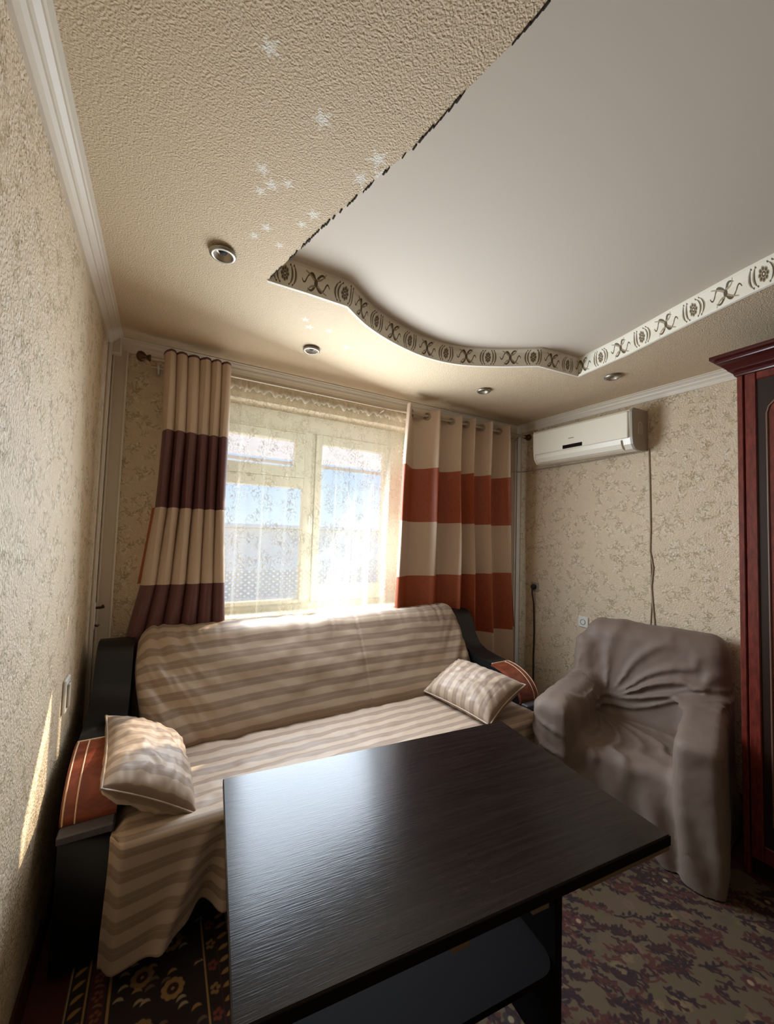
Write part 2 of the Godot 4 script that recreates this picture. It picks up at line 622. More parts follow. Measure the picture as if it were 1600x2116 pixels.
func lace_tex() -> ImageTexture:
	# alpha of the sheer curtain: 1.5 m wide, 1.9 m high (v = 0 at the top)
	var w := 1024
	var h := 1280
	var a := noise(0.055, 11, FastNoiseLite.TYPE_SIMPLEX_SMOOTH, 2)
	a.domain_warp_enabled = true
	a.domain_warp_amplitude = 14.0
	a.domain_warp_frequency = 0.035
	var b := noise(0.012, 12, FastNoiseLite.TYPE_SIMPLEX_SMOOTH, 2)
	var px := PackedByteArray()
	px.resize(w * h * 4)
	var o := 0
	for y in h:
		var m := y * 1.9 / h          # metres from the top
		for x in w:
			var v := a.get_noise_2d(x, y * 0.62)
			var line := clampf(1.0 - absf(v) * 5.5, 0, 1)
			var k := 0.24 + 0.5 * line * smoothstep(-0.35, 0.25, b.get_noise_2d(x, y))
			if m > 1.17 and m < 1.34:      # border of cut-out dots
				var gx := fmod(x + (13.0 if int(m * 60.0) % 2 else 0.0), 26.0) - 13.0
				var gy := fmod(m * 683.0, 11.4) - 5.7
				k = 0.62 if gx * gx + gy * gy * 1.3 > 26.0 else 0.12
				k *= 0.75 + 0.25 * line
			elif m >= 1.34: k = maxf(k, 0.34)
			elif m < 0.05: k = 0.9
			elif m < 0.13: k = 0.55 + 0.3 * line
			px[o] = 255
			px[o + 1] = 255
			px[o + 2] = 255
			px[o + 3] = int(clampf(k, 0, 1) * 255)
			o += 4
	return ImageTexture.create_from_image(Image.create_from_data(w, h, false, Image.FORMAT_RGBA8, px))

func stripes_tex() -> ImageTexture:
	# satin stripes of the sofa cover, one repeat = 0.15 m
	var h := 256
	var im := Image.create(64, h, false, Image.FORMAT_RGBA8)
	var lit := Color(0.705, 0.615, 0.525)
	var dim := Color(0.58, 0.49, 0.41)
	for y in h:
		var t := y * 2.0 / h
		var f := fmod(t, 1.0)
		var k := smoothstep(0.0, 0.04, f) * (1.0 - smoothstep(0.5, 0.54, f))
		var c := dim.lerp(lit, k)
		if f > 0.72 and f < 0.78: c = c.lerp(lit, 0.35)
		im.fill_rect(Rect2i(0, y, 64, 1), c)
	im.generate_mipmaps()
	return ImageTexture.create_from_image(im)

func make_materials() -> void:
	var m := flat_mat("wallpaper", Color(0.98, 0.975, 0.98), 0.62)
	m.metallic_specular = 0.4
	m.albedo_texture = wallpaper_canvas().tex()
	m.normal_enabled = true
	m.normal_texture = relief(0.085, 5, 1024, 4.2, FastNoiseLite.TYPE_SIMPLEX_SMOOTH, 14.0, 2)
	m.normal_scale = 1.0
	m.uv1_scale = Vector3(0.95, 0.95, 1)
	m = flat_mat("ceiling_paper", Color(0.96, 0.95, 0.94), 0.8)
	m.albedo_texture = ceiling_canvas().tex()
	m.uv1_scale = Vector3(1 / 3.4, 1 / 3.4, 1)
	m.normal_enabled = true
	m.normal_texture = tile_normal(0.12, 21, 2048, 1.8)
	m.normal_scale = 1.0
	m = flat_mat("plaster", Color(0.80, 0.745, 0.675), 0.85)
	m = flat_mat("white_trim", Color(0.85, 0.795, 0.715), 0.5)
	m = flat_mat("ornament", Color(1, 1, 1), 0.6)
	m.albedo_texture = ornament_canvas().tex()
	m = flat_mat("torn_edge", Color(0.20, 0.155, 0.11), 0.9)
	m = flat_mat("floor_paint", Color(0.30, 0.13, 0.08), 0.45)
	m = flat_mat("rug", Color(1, 1, 1), 0.95)
	m.albedo_texture = rug_canvas().tex()
	m.uv1_scale = Vector3(1 / 2.9, 1 / 3.6, 1)
	m.uv1_offset = Vector3(-0.12 / 2.9, -0.9 / 3.6, 0)
	m = flat_mat("table_top", Color(1, 1, 1), 0.2)
	m.albedo_texture = wood_tex(Color(0.085, 0.062, 0.058), Color(0.16, 0.125, 0.115), 31)
	m.uv1_scale = Vector3(1.2, 2.4, 1)
	m.normal_enabled = true
	m.normal_texture = grain_normal(33)
	m.normal_scale = 0.05
	m.metallic_specular = 0.36
	m = flat_mat("table_dark", Color(0.075, 0.06, 0.058), 0.7)
	m.metallic_specular = 0.2
	flat_mat("chipboard", Color(0.45, 0.37, 0.27), 0.9)
	m = flat_mat("cherry", Color(1, 1, 1), 0.35)
	m.albedo_texture = wood_tex(Color(0.31, 0.09, 0.06), Color(0.47, 0.18, 0.12), 41, 512, 1.0)
	m.uv1_scale = Vector3(2.0, 0.5, 1)
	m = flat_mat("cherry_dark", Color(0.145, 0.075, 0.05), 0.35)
	flat_mat("cherry_crown", Color(0.24, 0.07, 0.055), 0.3)
	flat_mat("inlay", Color(0.42, 0.29, 0.23), 0.45)
	flat_mat("leather", Color(0.045, 0.045, 0.05), 0.42)
	m = flat_mat("sofa_wood", Color(1, 1, 1), 0.28)
	m.albedo_texture = wood_tex(Color(0.42, 0.19, 0.125), Color(0.57, 0.30, 0.205), 51, 256, 8.0)
	m.uv1_scale = Vector3(3, 2, 1)
	flat_mat("pale_line", Color(0.85, 0.72, 0.58), 0.4)
	flat_mat("grey_strip", Color(0.33, 0.32, 0.34), 0.45)
	m = flat_mat("striped_satin", Color(1, 1, 1), 0.55)
	m.albedo_texture = stripes_tex()
	m.uv1_scale = Vector3(1, 1 / 0.15, 1)
	m.rim_enabled = true
	m.rim = 0.3
	m = flat_mat("grey_cloth", Color(0.46, 0.39, 0.34), 0.7)
	m.rim_enabled = true
	m.rim = 0.35
	m = flat_mat("curtain_beige", Color(0.82, 0.725, 0.635), 0.5)
	m.backlight = Color(0.60, 0.52, 0.42)
	m = flat_mat("curtain_rust", Color(0.70, 0.355, 0.225), 0.36)
	m.backlight = Color(0.9, 0.72, 0.55)
	m = flat_mat("curtain_plum", Color(0.46, 0.30, 0.295), 0.33)
	m.backlight = Color(0.12, 0.05, 0.04)
	var jac := Canvas.new(256, 256, Color(0.92, 0.91, 0.90))
	for k in 420:
		var p := Vector2(rng.randf() * 256, rng.randf() * 256)
		var d := Vector2(rng.randf_range(-5, 5), rng.randf_range(5, 16))
		jac.stroke(p, p + d / 2 + Vector2(rng.randf_range(-3, 3), 0), p + d, 1.4, 1.4, Color(1, 1, 0.97) if k % 3 else Color(0.76, 0.74, 0.74), 0.6)
	var jt := jac.tex()
	for q: String in ["curtain_rust", "curtain_plum"]:
		M[q].albedo_texture = jt
		M[q].uv1_scale = Vector3(4, 4, 1)
		M[q].roughness = 0.46
	m = flat_mat("lace", Color(0.95, 0.93, 0.86), 0.9)
	m.albedo_texture = lace_tex()
	m.transparency = BaseMaterial3D.TRANSPARENCY_ALPHA
	m.backlight = Color(1.0, 0.97, 0.88)
	m.cull_mode = BaseMaterial3D.CULL_DISABLED
	m = flat_mat("header_cloth", Color(0.88, 0.83, 0.74), 0.9)
	m.backlight = Color(0.3, 0.27, 0.22)
	flat_mat("plastic_white", Color(0.88, 0.87, 0.83), 0.35)
	flat_mat("window_white", Color(0.86, 0.85, 0.80), 0.4)
	flat_mat("ac_white", Color(0.93, 0.89, 0.81), 0.3)
	flat_mat("ac_grey", Color(0.62, 0.58, 0.52), 0.45)
	flat_mat("black_glossy", Color(0.02, 0.02, 0.02), 0.2)
	flat_mat("chrome", Color(0.66, 0.63, 0.57), 0.42, 0.9)
	flat_mat("bronze", Color(0.36, 0.27, 0.20), 0.35, 0.8)
	flat_mat("rod_cream", Color(0.74, 0.68, 0.60), 0.4, 0.3)
	flat_mat("cable", Color(0.62, 0.55, 0.46), 0.6)
	flat_mat("dark_cable", Color(0.14, 0.10, 0.08), 0.6)
	flat_mat("dark_inside", Color(0.05, 0.045, 0.04), 0.8)
	flat_mat("house_wall", Color(0.93, 0.93, 0.92), 0.9)
	m = flat_mat("polycarbonate", Color(0.95, 0.92, 0.92, 0.35), 0.3)
	m.transparency = BaseMaterial3D.TRANSPARENCY_ALPHA
	flat_mat("house_pane", Color(0.62, 0.66, 0.72), 0.3)
	flat_mat("house_roof", Color(0.70, 0.71, 0.74), 0.9)
	flat_mat("outdoor_ground", Color(0.80, 0.78, 0.74), 0.9)
	m = flat_mat("glass", Color(0.95, 0.98, 1.0, 0.06), 0.02)
	m.transparency = BaseMaterial3D.TRANSPARENCY_ALPHA

func tile_normal(freq: float, sd: int, size: int, strength: float) -> ImageTexture:
	var n := noise(freq * 2.2, sd, FastNoiseLite.TYPE_SIMPLEX_SMOOTH, 2)
	n.domain_warp_enabled = true
	n.domain_warp_amplitude = 10.0
	n.domain_warp_frequency = 0.06
	var im := n.get_image(size, size)
	im.convert(Image.FORMAT_RGBA8)
	im.bump_map_to_normal_map(strength)
	return ImageTexture.create_from_image(im)

func grain_normal(sd: int) -> ImageTexture:
	var n := noise(0.30, sd, FastNoiseLite.TYPE_SIMPLEX_SMOOTH, 2)
	var px := PackedByteArray()
	px.resize(512 * 512)
	for y in 512:
		for x in 512:
			px[y * 512 + x] = int(clampf(0.5 + n.get_noise_2d(x / 16.0, y * 0.9) * 0.8, 0, 1) * 255)
	var im := Image.create_from_data(512, 512, false, Image.FORMAT_L8, px)
	im.convert(Image.FORMAT_RGBA8)
	im.bump_map_to_normal_map(2.0)
	return ImageTexture.create_from_image(im)

# ---------------------------------------------------------------- the scene
func _ready() -> void:
	rng.seed = 7
	setup_view()
	make_materials()
	room()
	window_and_outside()
	curtains()
	ceiling_fittings()
	sofa()
	armchair()
	table()
	wardrobe()
	air_conditioner()
	small_things()

func setup_view() -> void:
	var cam := Camera3D.new()
	cam.name = "camera"
	cam.fov = 105.10535
	cam.near = 0.02
	cam.far = 200.0
	cam.transform = Transform3D(Basis(Vector3(0.868083, 0.030835, 0.495461), Vector3(-0.051384, 0.998289, 0.027901), Vector3(-0.493753, -0.049679, 0.868182)), Vector3(0.305, 1.47, 2.63))
	add_child(cam)
	cam.current = true
	var env := Environment.new()
	env.background_mode = Environment.BG_SKY
	var sky := Sky.new()
	var sm := ProceduralSkyMaterial.new()
	sm.sky_top_color = Color(0.50, 0.66, 0.86)
	sm.sky_horizon_color = Color(0.80, 0.88, 0.94)
	sm.ground_bottom_color = Color(0.5, 0.48, 0.45)
	sm.ground_horizon_color = Color(0.75, 0.75, 0.73)
	sm.sun_angle_max = 1.0
	sky.sky_material = sm
	env.sky = sky
	env.background_energy_multiplier = 1.6
	env.tonemap_mode = Environment.TONE_MAPPER_LINEAR
	env.tonemap_exposure = 1.06
	env.sdfgi_enabled = true
	env.ssao_enabled = true
	env.ssil_enabled = true
	var we := WorldEnvironment.new()
	we.name = "world_environment"
	we.environment = env
	add_child(we)
	var sun := DirectionalLight3D.new()
	sun.name = "sun"
	sun.light_color = Color(1.0, 0.93, 0.82)
	sun.light_energy = 6.2
	sun.light_angular_distance = 0.6
	sun.shadow_enabled = true
	sun.look_at_from_position(Vector3.ZERO, Vector3(-1.0, -0.85, 0.75))
	add_child(sun)
	# daylight that enters through the panes and is spread by the lace: one light at the glass, one just in front of the lace
	for k in 2:
		var day := AreaLight3D.new()
		day.name = ["window_pane_daylight", "window_lace_daylight"][k]
		day.area_size = Vector2(1.38, 1.30) if k == 0 else Vector2(0.98, 1.16)
		day.light_color = Color(0.90, 0.95, 1.0) if k == 0 else Color(0.88, 0.94, 1.0)
		day.light_energy = 1.8 if k == 0 else 5.2
		day.shadow_enabled = true
		day.position = Vector3(1.27 if k == 0 else 1.21, 1.61 if k == 0 else 1.55, -0.095 if k == 0 else 0.165)
		add_child(day)
		day.look_at_from_position(day.position, day.position + (Vector3(0, 0, 1) if k == 0 else Vector3(0.30, -0.16, 1)))

func recess_path() -> Array:
	return [Vector2(0.905, 4.3), Vector2(0.905, 2.6), Vector2(0.897, 2.157), Vector2(0.89, 2.074), Vector2(0.864, 1.952), Vector2(0.838, 1.789), Vector2(0.782, 1.598), Vector2(0.719, 1.369), Vector2(0.63, 0.992)]

func wave_path() -> Array:
	var pts := [Vector2(0.63, 0.992), Vector2(0.80, 0.999), Vector2(0.986, 1.0)]
	# the bulge towards the window as a smooth curve
	var c := [Vector2(0.986, 1.0), Vector2(1.15, 0.893), Vector2(1.365, 0.812), Vector2(1.594, 0.772), Vector2(1.808, 0.799), Vector2(2.02, 0.905), Vector2(2.225, 1.050)]
	for i in c.size() - 1:
		var p0: Vector2 = c[maxi(i - 1, 0)]
		var p3: Vector2 = c[mini(i + 2, c.size() - 1)]
		for k in range(1, 7):
			pts.append(c[i].cubic_interpolate(c[i + 1], p0, p3, k / 6.0))
	pts.append(Vector2(2.39, 1.066))
	pts.append(Vector2(2.559, 1.083))
	return pts

func right_path() -> Array:
	return [Vector2(2.559, 1.083), Vector2(2.507, 1.411), Vector2(2.433, 1.69), Vector2(2.366, 1.97), Vector2(2.335, 2.15), Vector2(2.30, 2.6), Vector2(2.28, 4.3)]

func room() -> void:
	var wp: Material = M.wallpaper
	structure("floor", box(Vector3(-0.2, -0.2, -0.4), Vector3(W + 0.2, 0, D + 0.2)), M.floor_paint)
	structure("wall_left", box(Vector3(-0.2, 0, -0.4), Vector3(0, 2.75, D + 0.2)), wp)
	structure("wall_right", box(Vector3(W, 0, -0.4), Vector3(W + 0.2, 2.75, D + 0.2)), wp)
	structure("wall_front", box(Vector3(0, 0, D), Vector3(W, 2.75, D + 0.2)), wp)
	var st := begin()
	var ox0 := 0.50
	var ox1 := 2.02
	var oy0 := 0.90
	var oy1 := 2.30
	bbox(st, Vector3(0, 0, -0.4), Vector3(ox0, 2.75, 0))
	bbox(st, Vector3(ox1, 0, -0.4), Vector3(W, 2.75, 0))
	bbox(st, Vector3(ox0, 0, -0.4), Vector3(ox1, oy0, 0))
	bbox(st, Vector3(ox0, oy1, -0.4), Vector3(ox1, 2.75, 0))
	structure("wall_back", done(st), wp)
	# lower ceiling round the recess
	var poly := PackedVector2Array([Vector2(0, 0), Vector2(0, 4.3)])
	for p: Vector2 in recess_path(): poly.append(p)
	for p: Vector2 in wave_path().slice(1): poly.append(p)
	for p: Vector2 in right_path().slice(1): poly.append(p)
	poly.append(Vector2(W, 4.3))
	poly.append(Vector2(W, 0))
	st = begin()
	ngon_prism(st, poly, H, 2.6, false)
	bbox(st, Vector3(0, H, 4.3), Vector3(W, 2.6, D))
	var ceil_ := structure("ceiling", done(st), M.ceiling_paper)
	structure("recess_panel", box(Vector3(0, 2.6, 0), Vector3(W, 2.75, D)), M.plaster, ceil_)
	# ornament moulding along the wavy edge and the right edge of the recess
	var prof := [Vector2(-0.006, 2.494), Vector2(0.004, 2.496), Vector2(0.007, 2.515), Vector2(0.008, 2.535), Vector2(0.010, 2.556), Vector2(0.016, 2.574), Vector2(0.028, 2.588), Vector2(0.030, 2.6)]
	st = begin()
	var whole := wave_path() + right_path().slice(1)
	sweep(st, prof, whole, 1.0, 0.27, 0, wave_path().size() - 1)
	structure("ornament_moulding", done(st), M.ornament, ceil_)
	st = begin()
	sweep(st, prof, whole, 1.0, 0.27, wave_path().size() - 1)
	structure("ornament_moulding", done(st), M.ornament, ceil_)
	# torn, chipped edge of the left side
	st = begin()
	var rp := recess_path()
	rp.reverse()
	rp = rp.slice(0, 8)
	var noise_gap := noise(0.09, 3)
	var p_i := 0
	for i in rp.size() - 1:
		var a: Vector2 = rp[i]
		var b: Vector2 = rp[i + 1]
		var n := int(a.distance_to(b) / 0.012)
		var nrm := (b - a).normalized().orthogonal()
		for k in n:
			p_i += 1
			if noise_gap.get_noise_2d(p_i * 1.0, 0.0) < 0.05 and rng.randf() < 0.8: continue
			var p := a.lerp(b, (k + 0.5) / n)
			var r := rng.randf_range(0.0006, 0.0034) * (1.6 if rng.randf() < 0.15 else 1.0)
			var q := p + nrm * rng.randf_range(-0.001, 0.002)
			bbox(st, Vector3(q.x - r, H - 0.003, q.y - 0.010), Vector3(q.x + r, H + 0.012, q.y + 0.010), 0.002)
	var torn := structure("torn_edge", done(st), M.torn_edge, ceil_)
	torn.set_meta("kind", "stuff")
	# plaster cornices, mitred in the corners
	var cor := [Vector2(0.0, H - 0.066), Vector2(0.010, H - 0.066), Vector2(0.012, H - 0.056), Vector2(0.016, H - 0.044), Vector2(0.024, H - 0.034), Vector2(0.028, H - 0.034), Vector2(0.032, H - 0.024), Vector2(0.044, H - 0.014), Vector2(0.048, H - 0.014), Vector2(0.052, H - 0.008), Vector2(0.062, H - 0.006), Vector2(0.062, H)]
	var loop := [Vector2(0, D), Vector2(0, 0), Vector2(W, 0), Vector2(W, D)]
	for k in 3:
		st = begin()
		sweep(st, cor, loop, 1.0, 1.0, k, k + 1)
		var o := structure(["trim_1", "trim_2", "trim_3"][k], done(st), M.white_trim)
		o.set_meta("label", ["white stepped cornice along the left wall", "white stepped cornice over the window wall", "white stepped cornice over the air conditioner wall"][k])
	# white vertical mouldings in the two corners of the window wall, with a corner block
	st = begin()
	bbox(st, Vector3(0, 0.09, 0), Vector3(0.086, H - 0.06, 0.012), 0.003)
	bbox(st, Vector3(0.0, 0.09, 0), Vector3(0.012, H - 0.06, 0.10), 0.003)
	bbox(st, Vector3(0.074, 0.09, 0), Vector3(0.084, H - 0.06, 0.018), 0.003)
	bbox(st, Vector3(0.014, 0.09, 0), Vector3(0.024, H - 0.06, 0.022), 0.003)
	bbox(st, Vector3(0.0, 0.09, 0.086), Vector3(0.018, H - 0.06, 0.096), 0.003)
	bbox(st, Vector3(0.0, H - 0.10, 0.0), Vector3(0.055, H, 0.055), 0.006)
	structure("trim_4", done(st), M.white_trim)
	st = begin()
	bbox(st, Vector3(W - 0.10, 0.0, 0), Vector3(W, H - 0.06, 0.012), 0.003)
	bbox(st, Vector3(W - 0.012, 0.0, 0), Vector3(W, H - 0.06, 0.06), 0.003)
	bbox(st, Vector3(W - 0.10, 0.0, 0), Vector3(W - 0.088, H - 0.06, 0.018), 0.003)
	bbox(st, Vector3(W - 0.03, 0.0, 0), Vector3(W - 0.02, H - 0.06, 0.022), 0.003)
	structure("trim_5", done(st), M.white_trim)
	# brown skirting boards
	var sk := [Vector2(0, 0.06), Vector2(0.008, 0.06), Vector2(0.014, 0.045), Vector2(0.018, 0.0)]
	for k in 3:
		st = begin()
		sweep(st, sk, loop, 1.0, 1.0, k, k + 1)
		structure(["baseboard_left", "baseboard_back", "baseboard_right"][k], done(st), M.floor_paint)
	var rug := put("rug", box(Vector3(0.12, 0, 0.9), Vector3(2.62, 0.012, 4.4), 0.004), M.rug)
	tag(rug, "patterned rug with dark flowered border and beige field of dark red sprays", "rug")

func window_and_outside() -> void:
	var win := base("window_1")
	win.set_meta("kind", "structure")
	var z0 := -0.17
	var z1 := -0.12
	var st := begin()
	# outer frame and mullion
	bbox(st, Vector3(0.50, 0.90, z0), Vector3(0.555, 2.30, z1 - 0.01), 0.004)
	bbox(st, Vector3(1.87, 0.90, z0), Vector3(2.02, 2.30, z1 - 0.01), 0.004)
	bbox(st, Vector3(0.555, 2.17, z0), Vector3(1.87, 2.30, z1 - 0.011), 0.004)
	bbox(st, Vector3(0.555, 0.90, z0), Vector3(1.87, 0.945, z1 - 0.011), 0.004)
	bbox(st, Vector3(1.222, 0.945, z0), Vector3(1.255, 2.17, z1 - 0.012), 0.004)
	put("window_frame", done(st), M.window_white, win)
	# right light, fixed
	st = begin()
	bbox(st, Vector3(1.255, 0.945, z0), Vector3(1.303, 2.17, z1), 0.004)
	bbox(st, Vector3(1.825, 0.945, z0), Vector3(1.87, 2.17, z1), 0.004)
	bbox(st, Vector3(1.303, 2.10, z0), Vector3(1.825, 2.17, z1 - 0.001), 0.004)
	bbox(st, Vector3(1.303, 0.945, z0), Vector3(1.825, 1.065, z1 - 0.001), 0.004)
	put("window_sash", done(st), M.window_white, win)
	# left opening leaf with a vent above
	st = begin()
	bbox(st, Vector3(0.555, 0.945, z0), Vector3(0.60, 2.17, z1 + 0.012), 0.004)
	bbox(st, Vector3(1.165, 0.945, z0), Vector3(1.222, 2.17, z1 + 0.012), 0.004)
	bbox(st, Vector3(0.60, 0.945, z0), Vector3(1.165, 0.972, z1 + 0.011), 0.004)
	bbox(st, Vector3(0.60, 1.76, z0), Vector3(1.165, 1.835, z1 + 0.011), 0.004)
	bbox(st, Vector3(0.60, 2.155, z0), Vector3(1.165, 2.17, z1 + 0.011), 0.004)
	put("window_sash", done(st), M.window_white, win)
	st = begin()
	bbox(st, Vector3(0.60, 1.835, z0), Vector3(0.64, 2.155, z1 + 0.02), 0.004)
	bbox(st, Vector3(1.10, 1.835, z0), Vector3(1.165, 2.155, z1 + 0.02), 0.004)
	bbox(st, Vector3(0.64, 1.835, z0), Vector3(1.10, 1.907, z1 + 0.019), 0.004)
	bbox(st, Vector3(0.64, 2.095, z0), Vector3(1.10, 2.155, z1 + 0.019), 0.004)
	put("vent_sash", done(st), M.window_white, win)
	for r: Array in [[1.30, 1.06, 1.83, 2.105], [0.595, 0.968, 1.17, 1.765], [0.635, 1.90, 1.105, 2.10]]:
		put("pane", box(Vector3(r[0], r[1], -0.148), Vector3(r[2], r[3], -0.144)), M.glass, win)
	st = begin()
	bbox(st, Vector3(1.207, 1.50, -0.112), Vector3(1.232, 1.575, -0.100), 0.004)
	bbox(st, Vector3(1.212, 1.545, -0.102), Vector3(1.227, 1.562, -0.072), 0.004)
	bbox(st, Vector3(1.211, 1.44, -0.082), Vector3(1.228, 1.565, -0.068), 0.005)
	put("window_handle", done(st), M.plastic_white, win)
	structure("window_sill", box(Vector3(0.44, 0.875, -0.16), Vector3(2.08, 0.905, 0.055), 0.006), M.window_white, win)
	# outside: yard and a pale apartment block across it
	var g := structure("ground", box(Vector3(-40, -6.2, -80), Vector3(60, -6.0, -0.45)), M.outdoor_ground)
	g.set_meta("label", "pale yard outside the window")
	var b := base("apartment_building", Vector3(9, -6, -30))
	st = begin()
	bbox(st, Vector3(-14, 0, -6), Vector3(20, 7.45, 6), 0.05)
	put("wall", done(st), M.house_wall, b)
	st = begin()
	bbox(st, Vector3(-14.4, 7.45, -6.4), Vector3(20.4, 7.7, 6.4), 0.05)
	put("roof", done(st), M.house_wall, b)
	tag(b, "low pale building with a flat roof across the yard outside the window", "building")
	var aw := base("awning", Vector3(0, 0, 0))
	put("slab", box(Vector3(-0.6, 2.215, -1.60), Vector3(3.4, 2.221, -0.42)), M.polycarbonate, aw)
	put("edge_bar", box(Vector3(-0.6, 2.165, -1.64), Vector3(3.4, 2.20, -1.60), 0.004), M.house_roof, aw)
	tag(aw, "pale translucent awning with a dark front bar above the outside of the window", "awning")

# a hanging cloth: edges left and right as functions of y, pleats as depth
func cloth(y0: float, y1: float, xl: Callable, xr: Callable, ph: Callable, amp: float, z: float, nu: int, nv: int, flat: bool) -> ArrayMesh:
	var f := func(u: float, v: float) -> Vector3:
		var y := lerpf(y0, y1, v)
		var t: float = ph.call(u)
		var s := sin(t)
		s = 1.0 - 2.0 * pow((1.0 - s) / 2.0, 3.0) if flat else 2.0 * pow((1.0 + s) / 2.0, 1.5) - 1.0
		var a := amp * (0.85 + 0.15 * sin(y * 3.0 + u * 9.0))
		var x := lerpf(xl.call(y), xr.call(y), u) + 0.010 * sin(2.0 * t + 0.4) + 0.004 * sin(y * 5.0 + t)
		return Vector3(x, y + 0.003 * s, z + a * s)
	return grid(nu, nv, f, func(u: float, v: float) -> Vector2: return Vector2(u * 2.0, lerpf(y0, y1, v)), true)

func pw(x: float, ks: Array) -> float:
	for i in ks.size() - 1:
		var a: Vector2 = ks[i]
		var b: Vector2 = ks[i + 1]
		if (x >= a.x and x <= b.x) or i == ks.size() - 2:
			return lerpf(a.y, b.y, (x - a.x) / (b.x - a.x))
	return ks[0].y

func curtain(called: String, xl: Callable, xr: Callable, ph: Callable, amp: float, bands: Array, n: int, z: float, flat: bool) -> Node3D:
	var c := base(called)
	for b: Array in bands:
		var o := put("fabric_band", cloth(b[0], b[1], xl, xr, ph, amp, z, n, 10, flat), M[b[2]], c)
		o.set_meta("label", b[3])
	return c

func curtains() -> void:
	var rod_y := 2.375
	var top := 2.415
	# left curtain, pulled narrow
	var lxl := func(y: float) -> float: return pw(y, [Vector2(0.1, 0.05), Vector2(0.91, 0.178), Vector2(1.15, 0.228), Vector2(1.56, 0.268), Vector2(1.98, 0.280), Vector2(2.42, 0.272)])
	var lxr := func(y: float) -> float: return pw(y, [Vector2(0.1, 0.66), Vector2(0.91, 0.650), Vector2(1.56, 0.622), Vector2(1.98, 0.614), Vector2(2.42, 0.612)])
	var lph := func(u: float) -> float: return u * TAU * 6.0 + 0.5 * sin(u * 7.0) - 1.2
	var lc := curtain("curtain", lxl, lxr, lph, 0.05, [[2.428, top, "curtain_plum", "dark heading tape"], [top, 1.985, "curtain_beige", "beige top band"], [1.985, 1.562, "curtain_plum", "dark plum brown satin band"], [1.562, 1.145, "curtain_beige", "beige band"], [1.145, 0.70, "curtain_plum", "plum brown satin band"], [0.70, 0.12, "curtain_beige", "beige bottom band"]], 180, 0.165, true)
	for b: Array in [[1.985, 1.562, "curtain_beige"], [1.562, 1.145, "curtain_rust"]]:
		var o := put("back_fold", cloth(b[0], b[1], func(y: float) -> float: return lxl.call(y) - 0.030, func(y: float) -> float: return lxl.call(y) + 0.07, func(u: float) -> float: return u * 5.0, 0.012, 0.10, 16, 8, false), M[b[2]], lc)
		o.set_meta("label", "fold of the curtain hanging behind its front edge")
	tag(lc, "narrow gathered curtain left of the window with beige and dark plum bands", "curtain")
	# right curtain, spread wide
	var rxl := func(y: float) -> float: return pw(y, [Vector2(0.1, 1.74), Vector2(0.92, 1.758), Vector2(1.55, 1.785), Vector2(2.42, 1.812)])
	var rxr := func(y: float) -> float: return pw(y, [Vector2(0.1, 3.09), Vector2(0.66, 3.085), Vector2(1.11, 3.05), Vector2(2.0, 3.0), Vector2(2.42, 2.985)])
	var rph := func(u: float) -> float: return pw(u, [Vector2(0, 0.9), Vector2(0.02, 1.57), Vector2(0.26, 7.85), Vector2(0.455, 14.14), Vector2(0.57, 20.42), Vector2(0.72, 26.7), Vector2(0.90, 33.0), Vector2(1.0, 36.5)])
	var rc := curtain("curtain", rxl, rxr, rph, 0.072, [[top, 1.965, "curtain_beige", "beige top band"], [1.965, 1.552, "curtain_rust", "rust brown satin band"], [1.552, 1.145, "curtain_beige", "beige band"], [1.145, 0.662, "curtain_rust", "rust brown satin band"], [0.662, 0.12, "curtain_beige", "beige bottom band"]], 190, 0.170, false)
	tag(rc, "wide grommet curtain right of the window with beige and rust bands", "curtain")
	# grommets where the cloth crosses the rod
	var ring := TorusMesh.new()
	ring.inner_radius = 0.019
	ring.outer_radius = 0.031
	ring.rings = 24
	ring.ring_segments = 8
	for set_: Array in [[rc, rxl, rxr, rph, 1]]:
		var last := -1.0
		for i in 400:
			var u := i / 400.0
			var s: float = sin(set_[3].call(u))
			var s2: float = sin(set_[3].call(u + 0.0025))
			if s * s2 < 0.0 and u - last > 0.02:
				last = u
				var o := put("grommet", ring, M.chrome, set_[0])
				var x: float = lerpf(set_[1].call(rod_y), set_[2].call(rod_y), u)
				o.position = Vector3(x, rod_y, 0.155)
				o.rotation = Vector3(0, 0.75 if s2 > s else -0.75, PI / 2)
	# double rod with ball ends and brackets
	var rod := base("curtain_rod")
	var st := begin()
	tube(st, [Vector3(0.19, rod_y, 0.155), Vector3(1.7, rod_y, 0.155), Vector3(3.15, rod_y, 0.155)], 0.0115, 12)
	put("pole", done(st), M.rod_cream, rod)
	st = begin()
	tube(st, [Vector3(0.20, rod_y - 0.015, 0.075), Vector3(3.12, rod_y - 0.015, 0.075)], 0.008, 10)
	put("pole", done(st), M.rod_cream, rod)
	for e: Array in [[0.19, -1.0], [3.15, 1.0]]:
		st = begin()
		lathe(st, [Vector2(0.0, -0.012), Vector2(0.017, -0.010), Vector2(0.018, 0.0), Vector2(0.012, 0.006), Vector2(0.012, 0.012), Vector2(0.024, 0.022), Vector2(0.029, 0.036), Vector2(0.024, 0.050), Vector2(0.010, 0.058), Vector2(0.0, 0.060)], 18, Vector3(e[0], rod_y, 0.155), Vector3(e[1], 0, 0))
		put("finial", done(st), M.bronze, rod)
	for x: float in [0.235, 1.66, 3.06]:
		st = begin()
		bbox(st, Vector3(x - 0.012, rod_y - 0.05, 0.0), Vector3(x + 0.012, rod_y + 0.02, 0.008), 0.002)
		tube(st, [Vector3(x, rod_y - 0.03, 0.004), Vector3(x, rod_y - 0.028, 0.075), Vector3(x, rod_y - 0.02, 0.155)], 0.006, 8)
		put("bracket", done(st), M.rod_cream, rod)
	tag(rod, "double curtain rod with ball finials above the window", "curtain rod")
